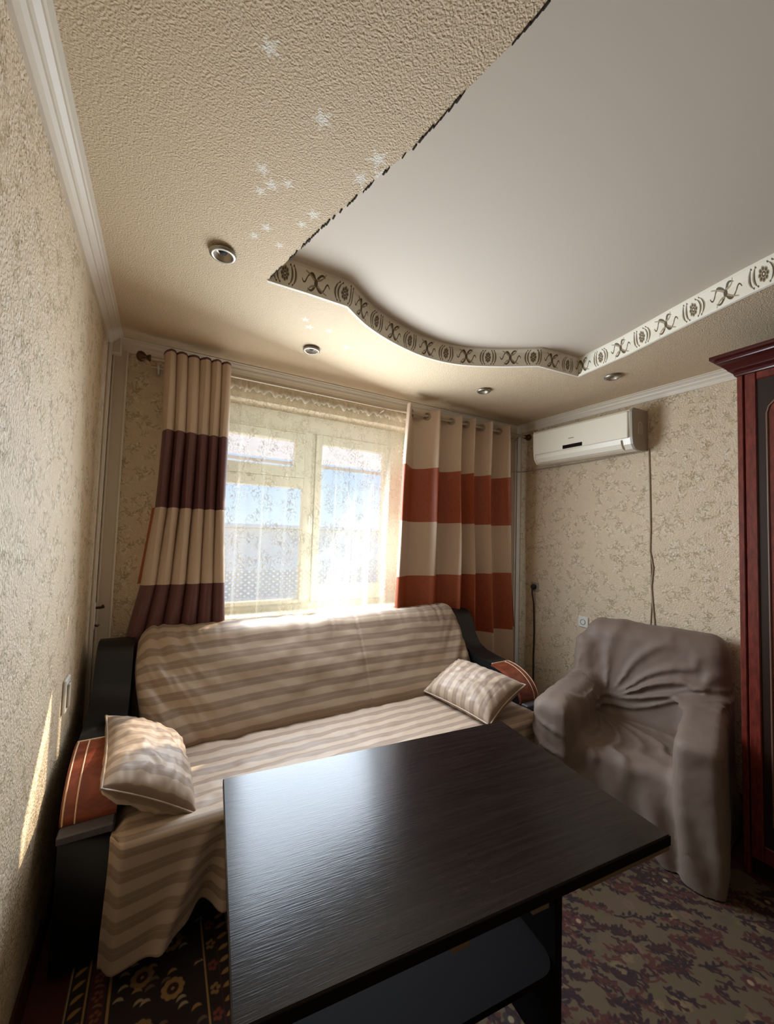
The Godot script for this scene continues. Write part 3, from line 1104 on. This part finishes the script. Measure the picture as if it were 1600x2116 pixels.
	# lace curtain
	var lace := base("lace_curtain")
	var hgt := 1.9
	var f := func(u: float, v: float) -> Vector3:
		var y := 2.37 - v * hgt
		var k := clampf(v * 6.0, 0.3, 1.0)
		return Vector3(0.46 + 1.5 * u + 0.004 * sin(u * 61.0), y, 0.066 + k * (0.014 * sin(u * 58.0 + 0.8 * sin(v * 3.0)) + 0.008 * sin(u * 131.0 + v * 2.0)))
	put("sheer_panel", grid(220, 24, f, func(u: float, v: float) -> Vector2: return Vector2(u, v), true), M.lace, lace)
	# gathered heading round the rear rod
	st = begin()
	var hd := func(u: float, v: float) -> Vector3:
		var a := v * TAU
		var r := 0.019 + 0.006 * sin(u * 210.0 + 2.0 * sin(u * 37.0)) + 0.005 * sin(u * 97.0 + a)
		return Vector3(0.47 + 1.48 * u + 0.004 * sin(a * 2.0 + u * 80.0), rod_y - 0.015 + r * sin(a) * 1.5, 0.075 + r * cos(a))
	put("heading", grid(260, 10, hd, func(u: float, v: float) -> Vector2: return Vector2(u, v)), M.header_cloth, lace)
	tag(lace, "sheer cream lace curtain with a gathered heading across the window", "curtain")

func ceiling_fittings() -> void:
	var spots := [Vector2(0.447, 1.074), Vector2(0.988, 0.499), Vector2(2.237, 0.572), Vector2(2.726, 1.206)]
	var names := ["round recessed ceiling spotlight nearest the left wall cornice", "small recessed ceiling spotlight above the lace curtain", "recessed ceiling spotlight above the rust banded curtain", "recessed ceiling spotlight by the tip of the ornament moulding"]
	var proto: Node3D = null
	for k in 4:
		var s: Node3D
		if proto == null:
			s = base("ceiling_spotlight")
			var st := begin()
			lathe(st, [Vector2(0.030, 0.004), Vector2(0.033, -0.007), Vector2(0.042, -0.007), Vector2(0.047, -0.003), Vector2(0.048, 0.002)], 32, Vector3.ZERO)
			put("rim", done(st), M.chrome, s)
			st = begin()
			lathe(st, [Vector2(0.031, -0.004), Vector2(0.024, 0.010), Vector2(0.017, 0.012)], 32, Vector3.ZERO)
			put("reflector", done(st), M.rod_cream, s)
			st = begin()
			lathe(st, [Vector2(0.0, 0.004), Vector2(0.012, 0.005), Vector2(0.017, 0.0125), Vector2(0.017, 0.02)], 24, Vector3.ZERO)
			put("bulb", done(st), M.dark_inside, s)
			proto = s
		else:
			s = proto.duplicate()
			s.name = numbered("ceiling_spotlight")
			add_child(s)
		s.position = Vector3(spots[k].x, H - 0.012, spots[k].y)
		tag(s, names[k], "spotlight", "recessed ceiling spotlights")

# ---------------------------------------------------------------- sofa
func sofa() -> void:
	var s := base("sofa")
	put("base", box(Vector3(0.22, 0.05, 0.10), Vector3(2.24, 0.36, 1.02), 0.01), M.leather, s)
	var bp := PackedVector2Array([Vector2(0.12, 0.30), Vector2(0.12, 0.86), Vector2(0.20, 0.885), Vector2(0.29, 0.86), Vector2(0.50, 0.42), Vector2(0.50, 0.30)])
	var st := begin()
	extrude(st, bp, 0, 0.25, 2.20)
	put("backrest", done(st), M.leather, s)
	put("seat", box(Vector3(0.24, 0.34, 0.45), Vector3(2.22, 0.42, 1.06), 0.02), M.leather, s)
	# armrests: dark padded sides that drop from the back and end in a curved wood panel
	var top: Array = [Vector2(0.09, 0.80), Vector2(0.12, 0.85), Vector2(0.18, 0.885), Vector2(0.25, 0.885), Vector2(0.30, 0.86), Vector2(0.335, 0.80), Vector2(0.365, 0.72), Vector2(0.41, 0.665), Vector2(0.48, 0.636), Vector2(0.58, 0.622), Vector2(0.68, 0.615)]
	var wood: Array = []
	for k in 13:
		var a := k / 12.0 * PI / 2
		wood.append(Vector2(0.69 + 0.245 * sin(a), 0.455 + 0.158 * cos(a)))
	var prof := PackedVector2Array([Vector2(0.09, 0.03)])
	for p: Vector2 in top: prof.append(p)
	for p: Vector2 in wood: prof.append(p + Vector2(-0.01, -0.012))
	prof.append(Vector2(0.965, 0.44))
	prof.append(Vector2(0.985, 0.03))
	for side in 2:
		var x0 := 0.06 if side == 0 else 2.25
		var arm := Node3D.new()
		arm.name = "armrest"
		s.add_child(arm, true)
		st = begin()
		extrude(st, prof, 0, x0, x0 + 0.15, true)
		put("side_panel", done(st), M.leather, arm)
		st = begin()
		var shell := PackedVector2Array()
		for p: Vector2 in wood: shell.append(p + Vector2(0.002, 0.004))
		for k in range(wood.size() - 1, -1, -1): shell.append(wood[k] + Vector2(-0.012, -0.014))
		extrude(st, shell, 0, x0 - 0.004, x0 + 0.154, true)
		put("wood_panel", done(st), M.sofa_wood, arm)
		st = begin()
		for xs: float in [x0 + 0.004, x0 + 0.038] if side == 0 else [x0 + 0.112, x0 + 0.146]:
			var pts: Array = []
			for p: Vector2 in wood: pts.append(Vector3(xs, p.y + 0.0035, p.x + 0.002))
			tube(st, pts, 0.0028, 6)
		bbox(st, Vector3(x0 - 0.002, 0.609, 0.682), Vector3(x0 + 0.152, 0.6185, 0.69), 0.002)
		put("inlay_line", done(st), M.pale_line, arm)
		put("ledge", box(Vector3(x0 - 0.003, 0.425, 0.93), Vector3(x0 + 0.153, 0.455, 0.985), 0.005), M.grey_strip, arm)
	tag(s, "dark leatherette sofa with curved brown wood arm fronts below the window", "sofa")
	# cover over the backrest
	var wr := noise(1.0, 61, FastNoiseLite.TYPE_SIMPLEX_SMOOTH, 3)
	var sec := [Vector2(0.10, 0.52), Vector2(0.10, 0.72), Vector2(0.105, 0.85), Vector2(0.13, 0.905), Vector2(0.18, 0.925), Vector2(0.25, 0.926), Vector2(0.305, 0.905), Vector2(0.345, 0.85), Vector2(0.40, 0.76), Vector2(0.46, 0.66), Vector2(0.515, 0.56), Vector2(0.555, 0.485), Vector2(0.565, 0.445), Vector2(0.54, 0.42)]
	var acc := [0.0]
	for i in range(1, sec.size()): acc.append(acc[i - 1] + sec[i].distance_to(sec[i - 1]))
	var at := func(t: float) -> Vector2:
		var l: float = t * acc[acc.size() - 1]
		for i in range(1, sec.size()):
			if l <= acc[i] or i == sec.size() - 1:
				var q := clampf((l - acc[i - 1]) / (acc[i] - acc[i - 1]), 0, 1)
				return sec[i - 1].cubic_interpolate(sec[i], sec[maxi(i - 2, 0)], sec[mini(i + 1, sec.size() - 1)], q)
		return sec[0]
	var mid := Vector2(0.30, 0.62)
	var backf := func(u: float, v: float) -> Vector3:
		var p: Vector2 = at.call(v)
		var x := lerpf(0.215, 2.255, u)
		# rounded ends
		var e := minf(x - 0.205, 2.265 - x)
		var k := 1.0
		if e < 0.07: k = sqrt(maxf(0.0, 1.0 - pow((0.07 - e) / 0.07, 2.0)))
		p = mid + (p - mid) * (0.45 + 0.55 * k if e > 0.012 else 0.45)
		# the left end hangs inwards towards the seat
		var low := smoothstep(0.8, 0.45, p.y)
		x += low * 0.05 * smoothstep(0.30, 0.0, u)
		var w := wr.get_noise_3d(x * 3.0, p.y * 6.0, p.x * 5.0) * 0.010
		var endw := smoothstep(0.22, 0.02, u) + 0.8 * smoothstep(0.84, 0.98, u)
		w += endw * 0.016 * wr.get_noise_2d((p.y + x * (1.2 if u < 0.5 else -1.2)) * 9.0, (p.y - x) * 2.5)
		w += 0.005 * smoothstep(0.80, 0.90, p.y) * sin(x * 70.0 + 6.0 * wr.get_noise_2d(x * 5.0, 3.0)) * (0.5 + wr.get_noise_2d(x * 2.0, 9.0))
		w -= 0.006 * exp(-pow((x - 1.42) / 0.004, 2.0))
		var nrm := (p - mid).normalized()
		p += nrm * w
		return Vector3(x, p.y, p.x)
	var cb := put("sofa_cover", grid(200, 60, backf, func(u: float, v: float) -> Vector2: return Vector2(u * 2.0, v * acc[acc.size() - 1] + 0.02 * sin(u * 3.0) + u * 0.02), true), M.striped_satin)
	tag(cb, "beige striped satin cover pulled over the sofa backrest", "sofa cover")
	# cover over the seat, hanging down the front
	var seatf := func(u: float, v: float) -> Vector3:
		var x := lerpf(0.205, 2.245, u)
		var t := v * 1.0
		# hem height along the front
		var hem := pw(x, [Vector2(0.2, 0.055), Vector2(0.32, 0.085), Vector2(0.45, 0.135), Vector2(0.52, 0.155), Vector2(0.60, 0.12), Vector2(0.9, 0.10), Vector2(2.3, 0.10)])
		var y: float
		var z: float
		if t < 0.55:
			z = lerpf(0.50, 1.06, t / 0.55)
			y = 0.448 - 0.012 * sin(t / 0.55 * PI) + 0.006 * wr.get_noise_2d(x * 5.0, z * 9.0)
			y += 0.004 * sin(z * 60.0 + 3.0 * wr.get_noise_2d(x * 3.0, z * 3.0)) * smoothstep(0.9, 0.3, u)
		elif t < 0.65:
			var a := (t - 0.55) / 0.10 * PI / 2
			z = 1.06 + 0.035 * sin(a)
			y = 0.413 + 0.035 * cos(a)
		else:
			var q := (t - 0.65) / 0.35
			y = lerpf(0.413, hem, q)
			z = 1.095 + 0.02 * q
			z += q * (0.018 * sin(x * 34.0 + 1.5 * q) + 0.012 * sin(x * 61.0)) * smoothstep(0.30, 0.6, x)
			# a gathered fold below the cushion corner
			z += 0.03 * exp(-pow((x - 0.50 + 0.13 * q) / 0.03, 2.0)) * (0.3 + q)
			z -= 0.035 * exp(-pow((x - 0.57 + 0.08 * q) / 0.035, 2.0)) * (0.4 + q)
		# soft rounded left end with a return of cloth
		var el := smoothstep(0.055, 0.0, x - 0.205)
		if t > 0.5: z -= el * el * 0.07
		y -= el * el * 0.03 * (1.0 if t < 0.6 else 0.2)
		return Vector3(x - 0.012 * (smoothstep(0.65, 1.0, t)) * smoothstep(0.3, 0.2, x), y, z)
	var cs := put("sofa_cover", grid(220, 80, seatf, func(u: float, v: float) -> Vector2: return Vector2(u * 2.0, v * 1.02), true), M.striped_satin)
	tag(cs, "beige striped satin cover spread over the sofa seat and hanging down its front", "sofa cover")
	# cushions
	cushion(Vector3(0.298, 0.540, 0.795), Vector3(0.172, 0.09, 0.262), Vector3(0.04, 0.08, -0.58), 1, "striped satin cushion leaning on the left sofa arm by the wall")
	cushion(Vector3(1.975, 0.542, 0.80), Vector3(0.172, 0.095, 0.262), Vector3(0.0, 0.11, 0.44), 2, "striped satin cushion leaning on the right sofa arm by the armchair")

func cushion(at: Vector3, h: Vector3, rot: Vector3, sd: int, label: String) -> void:
	var wr := noise(1.0, 70 + sd, FastNoiseLite.TYPE_SIMPLEX_SMOOTH, 3)
	var c := base("cushion", at)
	c.rotation = rot
	var half := func(s: float) -> Callable:
		return func(u: float, v: float) -> Vector3:
			var a := u * 2.0 - 1.0
			var b := v * 2.0 - 1.0
			# pulled-in sides, pointed corners
			var x := a * h.x * (1.0 - 0.07 * (1.0 - b * b))
			var z := b * h.z * (1.0 - 0.07 * (1.0 - a * a))
			var k := pow(maxf(0.0, (1.0 - pow(absf(a), 3.0)) * (1.0 - pow(absf(b), 3.0))), 0.55)
			var edge := 1.0 - maxf(absf(a), absf(b))
			var y: float = s * h.y * k
			y += s * 0.007 * k * wr.get_noise_3d(a * 2.5, b * 2.5, s) + s * 0.006 * smoothstep(0.5, 0.05, edge) * k * sin((a * 14.0 + b * 17.0) + 4.0 * wr.get_noise_2d(a * 2.0, b * 2.0))
			y += s * k * 0.004 * sin(a * 6.0 - b * 9.0 + 5.0 * wr.get_noise_2d(a, b))
			return Vector3(x, y, z)
	var st := begin()
	var uvf := func(u: float, v: float) -> Vector2: return Vector2(u * 0.4, v * h.z * 2.2)
	grid_into(st, 48, 48, half.call(1.0), uvf, false)
	grid_into(st, 48, 48, half.call(-1.0), uvf, true)
	put("cushion_case", done(st), M.striped_satin, c)
	st = begin()
	var ring: Array = []
	for k in 81:
		var q := k / 80.0 * 4.0
		var a: float = [q * 2 - 1, 1.0, 1 - (q - 2) * 2, -1.0][mini(int(q), 3)]
		var b: float = [-1.0, (q - 1) * 2 - 1, 1.0, 1 - (q - 3) * 2][mini(int(q), 3)]
		ring.append(Vector3(a * h.x * (1.0 - 0.07 * (1.0 - b * b)), 0, b * h.z * (1.0 - 0.07 * (1.0 - a * a))))
	tube(st, ring, 0.0045, 6)
	put("piping", done(st), M.striped_satin, c)
	tag(c, label, "cushion", "striped satin cushions on the sofa")

# ---------------------------------------------------------------- armchair under a loose cloth
func armchair() -> void:
	var c := base("armchair", Vector3(2.63, 0.010, 1.40), -deg_to_rad(72.0))
	var wr := noise(1.0, 81, FastNoiseLite.TYPE_SIMPLEX_SMOOTH, 3)
	var P := Vector3(-0.17, 0.47, -0.16)
	var f := func(p: Vector3) -> float:
		# skirts widen a little towards the floor
		var q := p
		var fl := 1.0 - 0.035 * smoothstep(0.45, 0.0, p.y)
		q.x *= fl
		q.z *= fl
		var seat := rbox(q, Vector3(-0.02, 0.19, 0.03), Vector3(0.26, 0.205, 0.32), 0.05)
		var la := rbox(q, Vector3(-0.32, 0.28, 0.06), Vector3(0.105, 0.315, 0.36), 0.085)
		var ra := rbox(q, Vector3(0.295, 0.28, 0.06), Vector3(0.088, 0.32, 0.37), 0.045)
		var b := q
		b.z += (b.y - 0.45) * 0.15
		var back := rbox(b, Vector3(0.025, 0.45, -0.30), Vector3(0.365, 0.475, 0.115), 0.09)
		# cloth pushed out over the left shoulder of the back
		var sh := rbox(b, Vector3(-0.335, 0.60, -0.26), Vector3(0.06, 0.22, 0.10), 0.055)
		var d := smin(seat, la, 0.06)
		d = smin(d, ra, 0.045)
		d = smin(d, back, 0.07)
		d = smin(d, sh, 0.05)
		if d > 0.07 or d < -0.07: return d
		# folds that run out from the corner of seat, back and left arm
		var w := 0.005 * wr.get_noise_3d(p.x * 6.0, p.y * 6.0, p.z * 6.0)
		var v := p - P
		if p.y > 0.38:
			var a := atan2(v.y, v.x + 0.02)
			var r := Vector2(v.x, v.y).length()
			var k := smoothstep(0.03, 0.16, r) * smoothstep(0.66, 0.40, r) * smoothstep(0.12, -0.02, p.z + 0.12)
			var bend := 0.16 * wr.get_noise_2d(r * 3.0, 1.0) + 0.10 * r
			for fo: Vector3 in [Vector3(0.30, 0.05, 0.020), Vector3(0.52, 0.055, 0.026), Vector3(0.70, 0.05, 0.016), Vector3(1.02, 0.07, 0.013), Vector3(1.55, 0.10, 0.012)]:
				w += fo.z * k * exp(-pow((a - fo.x + bend) / fo.y, 2.0))
		if p.y < 0.62 and p.y > 0.24 and p.x < 0.24:
			var a2 := atan2(v.z, v.x + 0.05)
			var r2 := Vector2(v.x, v.z).length()
			var k2 := smoothstep(0.04, 0.16, r2) * smoothstep(0.78, 0.45, r2) * smoothstep(-0.12, 0.0, p.z + 0.10) * smoothstep(0.23, 0.15, p.x) * smoothstep(0.24, 0.36, p.y) * smoothstep(0.62, 0.54, p.y)
			var bend2 := 0.3 * wr.get_noise_2d(r2 * 3.0, 4.0)
			for fo: Vector3 in [Vector3(0.28, 0.05, 0.013), Vector3(0.62, 0.05, 0.018), Vector3(0.86, 0.06, 0.014), Vector3(1.12, 0.05, 0.018), Vector3(1.36, 0.05, 0.013), Vector3(1.62, 0.05, 0.014)]:
				w += fo.z * k2 * exp(-pow((a2 - fo.x + bend2) / fo.y, 2.0))
		# outside and front of the left arm: gathered slanting folds
		if p.x < -0.20:
			var g := sin(p.y * 44.0 + p.z * 30.0 + p.x * 26.0 + 5.0 * wr.get_noise_2d(p.z * 4.0, p.y * 3.0))
			w += 0.015 * smoothstep(-0.20, -0.34, p.x) * pow(maxf(0.0, g), 2.0) * smoothstep(0.0, 0.25, p.y) * smoothstep(0.70, 0.45, p.y)
		# gathers where the arms meet the back
		w += 0.010 * pow(maxf(0.0, sin(p.z * 95.0 + p.x * 50.0 + 3.0 * wr.get_noise_2d(p.x * 6.0, p.y * 6.0))), 2.0) * exp(-pow((p.z + 0.15) / 0.08, 2.0)) * smoothstep(0.22, 0.30, absf(p.x)) * smoothstep(0.45, 0.56, p.y) * smoothstep(0.80, 0.60, p.y)
		# skirt: hanging folds
		if p.y < 0.42:
			var h := smoothstep(0.42, 0.05, p.y)
			var e := sin(p.x * 17.0 + 1.6 * sin(p.y * 5.0 + p.x * 3.0) + p.z * 9.0 + 0.6)
			w += 0.030 * h * (pow(maxf(0.0, e), 2.0) - 0.3) + 0.007 * h * sin(p.x * 47.0 + p.y * 13.0)
		# fold of cloth tucked along seat and back, rising to the right arm
		var yc := 0.455 + 0.16 * smoothstep(-0.1, 0.32, p.x)
		for q2 in 2:
			w += (0.016 if q2 == 0 else 0.010) * exp(-pow((p.y - yc - q2 * 0.045) / 0.013, 2.0)) * smoothstep(0.02, -0.08, p.z) * smoothstep(0.45, 0.25, absf(p.x - 0.10))
		return d - w
	var body := put("cloth_cover", nets(Vector3(-0.52, 0.004, -0.54), Vector3(0.52, 1.0, 0.52), 0.010, f), M.grey_cloth, c)
	body.set_meta("label", "grey brown cloth draped over the chair to the floor")
	for sx: float in [-1.0, 1.0]:
		for sz: float in [-1.0, 1.0]:
			var st := begin()
			bbox(st, Vector3(sx * 0.30 - 0.025, 0.012, sz * 0.30 - 0.025), Vector3(sx * 0.30 + 0.025, 0.08, sz * 0.30 + 0.025), 0.004)
			put("foot", done(st), M.leather, c)
	tag(c, "armchair draped in a loose grey brown cloth beside the wardrobe", "armchair")

# ---------------------------------------------------------------- table
func table() -> void:
	var t := base("table", Vector3(0.956, 0, 1.76), -deg_to_rad(5.9))
	put("tabletop", box(Vector3(-0.50, 0.726, -0.308), Vector3(0.50, 0.75, 0.308), 0.0025), M.table_top, t)
	put("edge_band", box(Vector3(-0.501, 0.7255, 0.3075), Vector3(0.501, 0.7475, 0.3095), 0.0005), M.table_dark, t)
	put("backing_board", box(Vector3(-0.46, 0.716, -0.28), Vector3(0.46, 0.7258, 0.285), 0.001), M.table_dark, t)
	for e: Vector2 in [Vector2(0.20, 0.498), Vector2(0.06, 0.105), Vector2(-0.13, -0.09)]:
		put("raw_edge", box(Vector3(e.x, 0.714, 0.26), Vector3(e.y, 0.7256, 0.309), 0.002), M.chipboard, t)
	for s: float in [-1.0, 1.0]:
		put("leg_panel", box(Vector3(s * 0.375 - 0.012, 0.012, -0.22), Vector3(s * 0.375 + 0.012, 0.716, 0.09), 0.002), M.table_dark, t)
	put("stretcher", box(Vector3(-0.363, 0.50, -0.06), Vector3(0.363, 0.716, -0.04), 0.002), M.table_dark, t)
	var poly := PackedVector2Array([Vector2(-0.363, -0.20), Vector2(0.363, -0.20), Vector2(0.363, 0.04)])
	for k in 7:
		var a := k / 6.0 * PI / 2
		poly.append(Vector2(0.303 + 0.06 * cos(a), 0.045 + 0.06 * sin(a)))
	poly.append(Vector2(-0.363, 0.105))
	var st := begin()
	ngon_prism(st, poly, 0.28, 0.298)
	put("shelf", done(st), M.table_dark, t)
	tag(t, "dark brown wood grain table in front of the sofa", "table")

# ---------------------------------------------------------------- wardrobe
func wardrobe() -> void:
	var w := base("wardrobe")
	var xf := 2.65
	var z0 := 1.85
	var z1 := 3.05
	put("carcass", box(Vector3(xf + 0.022, 0.07, z0), Vector3(W - 0.02, 2.27, z1), 0.003), M.cherry, w)
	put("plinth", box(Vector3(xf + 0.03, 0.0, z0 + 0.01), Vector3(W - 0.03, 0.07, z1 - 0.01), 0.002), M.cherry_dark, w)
	put("corner_post", box(Vector3(xf, 0.0, z0 - 0.002), Vector3(xf + 0.03, 2.275, z0 + 0.022), 0.004), M.cherry, w)
	for k in 2:
		var a := z0 + 0.027 + k * 0.59
		var b := a + 0.585
		var door := Node3D.new()
		door.name = "door"
		w.add_child(door, true)
		var st := begin()
		bbox(st, Vector3(xf - 0.002, 0.08, a), Vector3(xf + 0.02, 2.262, a + 0.042), 0.004)
		bbox(st, Vector3(xf - 0.002, 0.08, b - 0.042), Vector3(xf + 0.02, 2.262, b), 0.004)
		bbox(st, Vector3(xf - 0.001, 2.225, a + 0.042), Vector3(xf + 0.02, 2.262, b - 0.042), 0.004)
		bbox(st, Vector3(xf - 0.001, 0.08, a + 0.042), Vector3(xf + 0.02, 0.15, b - 0.042), 0.004)
		put("door_frame", done(st), M.cherry, door)
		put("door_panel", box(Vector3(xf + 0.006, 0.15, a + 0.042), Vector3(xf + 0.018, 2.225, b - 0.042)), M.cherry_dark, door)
		# raised inner panel with an arched top, framed by a pale line
		var m := (a + b) / 2.0
		var hw := 0.215
		var pts: Array = []
		pts.append(Vector2(m - hw, 0.25))
		for q in 13:
			var an := PI - q / 12.0 * PI
			pts.append(Vector2(m + hw * cos(an) * 1.0, 2.06 + 0.11 * sin(an)))
		pts.append(Vector2(m + hw, 0.25))
		st = begin()
		extrude_x(st, pts, xf + 0.001, xf + 0.008)
		put("arched_panel", done(st), M.cherry, door)
		var line: Array = []
		for p: Vector2 in pts: line.append(Vector3(xf + 0.001, p.y, p.x))
		line.append(line[0])
		st = begin()
		tube(st, line, 0.005, 6)
		put("inlay", done(st), M.inlay, door)
		st = begin()
		tube(st, [Vector3(xf - 0.002, 1.0, b - 0.02 if k == 0 else a + 0.02), Vector3(xf - 0.03, 1.02, b - 0.02 if k == 0 else a + 0.02), Vector3(xf - 0.03, 1.12, b - 0.02 if k == 0 else a + 0.02), Vector3(xf - 0.002, 1.14, b - 0.02 if k == 0 else a + 0.02)], 0.006, 8)
		put("handle", done(st), M.bronze, door)
	var st2 := begin()
	var prof := [Vector2(0.0, 2.258), Vector2(0.008, 2.262), Vector2(0.012, 2.278), Vector2(0.026, 2.288), Vector2(0.032, 2.300), Vector2(0.046, 2.318), Vector2(0.062, 2.328), Vector2(0.066, 2.340), Vector2(0.080, 2.346), Vector2(0.080, 2.362), Vector2(0.0, 2.366)]
	sweep(st2, prof, [Vector2(W - 0.02, z0), Vector2(xf, z0), Vector2(xf, z1), Vector2(W - 0.02, z1)], 1.0)
	bbox(st2, Vector3(xf, 2.27, z0), Vector3(W - 0.02, 2.366, z1))
	put("crown_moulding", done(st2), M.cherry_crown, w)
	tag(w, "tall cherry brown wardrobe with arched door panels and stepped crown at the right edge", "wardrobe")

func extrude_x(st: SurfaceTool, pts: Array, x0: float, x1: float) -> void:
	var poly := PackedVector2Array(pts)
	extrude(st, poly, 0, x0, x1)

# ---------------------------------------------------------------- air conditioner
func air_conditioner() -> void:
	var n := base("air_conditioner", Vector3(W, 0, 0))
	var z0 := 0.365
	var z1 := 1.168
	var body := PackedVector2Array([Vector2(0, 2.09), Vector2(-0.10, 2.078), Vector2(-0.155, 2.085), Vector2(-0.182, 2.115), Vector2(-0.192, 2.16), Vector2(-0.198, 2.33), Vector2(-0.19, 2.348), Vector2(-0.17, 2.358), Vector2(0, 2.362)])
	var st := begin()
	extrude(st, body, 2, z0 + 0.004, z1 - 0.004, false)
	put("housing", done(st), M.ac_white, n)
	for e: float in [z0 - 0.004, z1 - 0.012]:
		var cap := PackedVector2Array()
		for p in body: cap.append(Vector2(p.x * 1.02 if p.x < 0 else 0.0, 2.22 + (p.y - 2.22) * 1.02))
		st = begin()
		extrude(st, cap, 2, e, e + 0.016)
		put("end_cap", done(st), M.ac_grey if e > 1.0 else M.ac_white, n)
	st = begin()
	bbox(st, Vector3(-0.207, 2.155, z0 + 0.012), Vector3(-0.19, 2.338, z1 - 0.02), 0.005)
	put("front_panel", done(st), M.ac_white, n)
	st = begin()
	var lou := PackedVector2Array([Vector2(-0.150, 2.080), Vector2(-0.180, 2.090), Vector2(-0.200, 2.120), Vector2(-0.203, 2.146), Vector2(-0.192, 2.146), Vector2(-0.178, 2.112), Vector2(-0.150, 2.094)])
	extrude(st, lou, 2, z0 + 0.035, z1 - 0.07)
	put("louver", done(st), M.ac_white, n)
	put("display", box(Vector3(-0.2095, 2.160, 0.650), Vector3(-0.2055, 2.188, 0.815), 0.001), M.black_glossy, n)
	put("logo", box(Vector3(-0.2085, 2.232, 0.70), Vector3(-0.2065, 2.239, 0.745), 0.0005), M.ac_grey, n)
	st = begin()
	var mark: Array = []
	for k in 13:
		var a := PI - k / 12.0 * PI
		mark.append(Vector3(-0.10 + 0.022 * cos(a), 2.25 + 0.022 * sin(a), z1 + 0.0045))
	mark.push_front(Vector3(-0.122, 2.19, z1 + 0.0045))
	mark.append(Vector3(-0.078, 2.19, z1 + 0.0045))
	tube(st, mark, 0.002, 5)
	tube(st, [Vector3(-0.10, 2.255, z1 + 0.0045), Vector3(-0.10, 2.19, z1 + 0.0045)], 0.002, 5)
	put("embossed_mark", done(st), M.ac_white, n)
	tag(n, "white split air conditioner mounted high on the right wall", "air conditioner")
	# its cable down the wall, splitting in two near the chair
	st = begin()
	tube(st, [Vector3(W - 0.006, 2.10, 1.180), Vector3(W - 0.006, 1.85, 1.186), Vector3(W - 0.006, 1.55, 1.190), Vector3(W - 0.006, 1.39, 1.186), Vector3(W - 0.006, 1.28, 1.206), Vector3(W - 0.006, 1.15, 1.194), Vector3(W - 0.006, 1.02, 1.204), Vector3(W - 0.006, 0.90, 1.214), Vector3(W - 0.006, 0.62, 1.222)], 0.0045, 8)
	tube(st, [Vector3(W - 0.006, 1.39, 1.188), Vector3(W - 0.006, 1.27, 1.192), Vector3(W - 0.006, 1.05, 1.196), Vector3(W - 0.006, 0.90, 1.188), Vector3(W - 0.006, 0.62, 1.180)], 0.003, 8)
	tag(put("power_cable", done(st), M.cable), "pale cable hanging from the air conditioner down the wall behind the armchair", "cable")
	st = begin()
	tube(st, [Vector3(W - 0.02, 2.085, 1.15), Vector3(W - 0.02, 2.07, 0.7), Vector3(W - 0.02, 2.065, 0.3), Vector3(W - 0.03, 2.06, 0.10), Vector3(W - 0.10, 2.06, 0.05), Vector3(W - 0.16, 2.05, 0.03)], 0.005, 8)
	tag(put("drain_hose", done(st), M.cable), "thin hose along the bottom of the air conditioner towards the curtain", "hose")

# ---------------------------------------------------------------- small fittings
func small_things() -> void:
	# curtain tieback hook on the left corner trim
	var h := base("tieback_hook", Vector3(0.0, 1.0, 0.0))
	var st := begin()
	bbox(st, Vector3(0.012, -0.09, 0.044), Vector3(0.018, 0.05, 0.064), 0.002)
	put("plate", done(st), M.plastic_white, h)
	st = begin()
	tube(st, [Vector3(0.016, 0.02, 0.054), Vector3(0.04, 0.02, 0.058), Vector3(0.052, 0.024, 0.07), Vector3(0.05, 0.034, 0.082)], 0.0065, 8)
	put("hook", done(st), M.bronze, h)
	st = begin()
	tube(st, [Vector3(0.016, -0.07, 0.054), Vector3(0.03, -0.075, 0.058), Vector3(0.036, -0.068, 0.07)], 0.006, 8)
	put("hook", done(st), M.bronze, h)
	tag(h, "small bronze tieback hook on the white corner trim left of the window", "hook")
	# switch on the left wall above the sofa arm
	var s := base("wall_switch", Vector3(0, 0.79, 0.64))
	put("plate", box(Vector3(0, -0.065, -0.042), Vector3(0.012, 0.065, 0.042), 0.004), M.plastic_white, s)
	put("rocker", box(Vector3(0.011, -0.045, -0.024), Vector3(0.020, 0.045, 0.024), 0.003), M.ac_grey, s)
	tag(s, "white wall switch low on the left wall above the sofa arm", "switch")
	# socket with a plug and a dark cord in the right corner
	var k := base("wall_socket", Vector3(W, 1.02, 0.235))
	put("plate", box(Vector3(-0.012, -0.04, -0.04), Vector3(0, 0.04, 0.04), 0.004), M.ac_grey, k)
	tag(k, "small wall socket in the corner beside the rust banded curtain", "socket")
	var pl := base("plug", Vector3(W, 1.02, 0.235))
	st = begin()
	lathe(st, [Vector2(0.0, 0.0), Vector2(0.024, 0.0), Vector2(0.024, 0.018), Vector2(0.014, 0.034), Vector2(0.0, 0.036)], 16, Vector3(-0.012, 0.0, 0), Vector3(-1, 0, 0))
	put("plug_body", done(st), M.dark_cable, pl)
	st = begin()
	tube(st, [Vector3(-0.038, -0.005, 0), Vector3(-0.042, -0.05, 0.0), Vector3(-0.02, -0.14, 0.0), Vector3(-0.012, -0.4, 0.002), Vector3(-0.014, -0.6, -0.003), Vector3(-0.012, -1.0, 0.0)], 0.006, 8)
	put("cord", done(st), M.dark_cable, pl)
	tag(pl, "dark plug with a dark cord hanging down beside the curtain", "plug")
	var o := base("wall_socket", Vector3(W, 0.81, 0.70))
	put("plate", box(Vector3(-0.012, -0.042, -0.042), Vector3(0, 0.042, 0.042), 0.005), M.plastic_white, o)
	st = begin()
	lathe(st, [Vector2(0.022, 0.0005), Vector2(0.022, 0.003), Vector2(0.018, 0.003), Vector2(0.017, -0.004), Vector2(0.0, -0.004)], 20, Vector3(-0.0125, 0, 0), Vector3(-1, 0, 0))
	put("socket_well", done(st), M.ac_grey, o)
	tag(o, "white wall socket partly behind the top of the armchair", "socket")
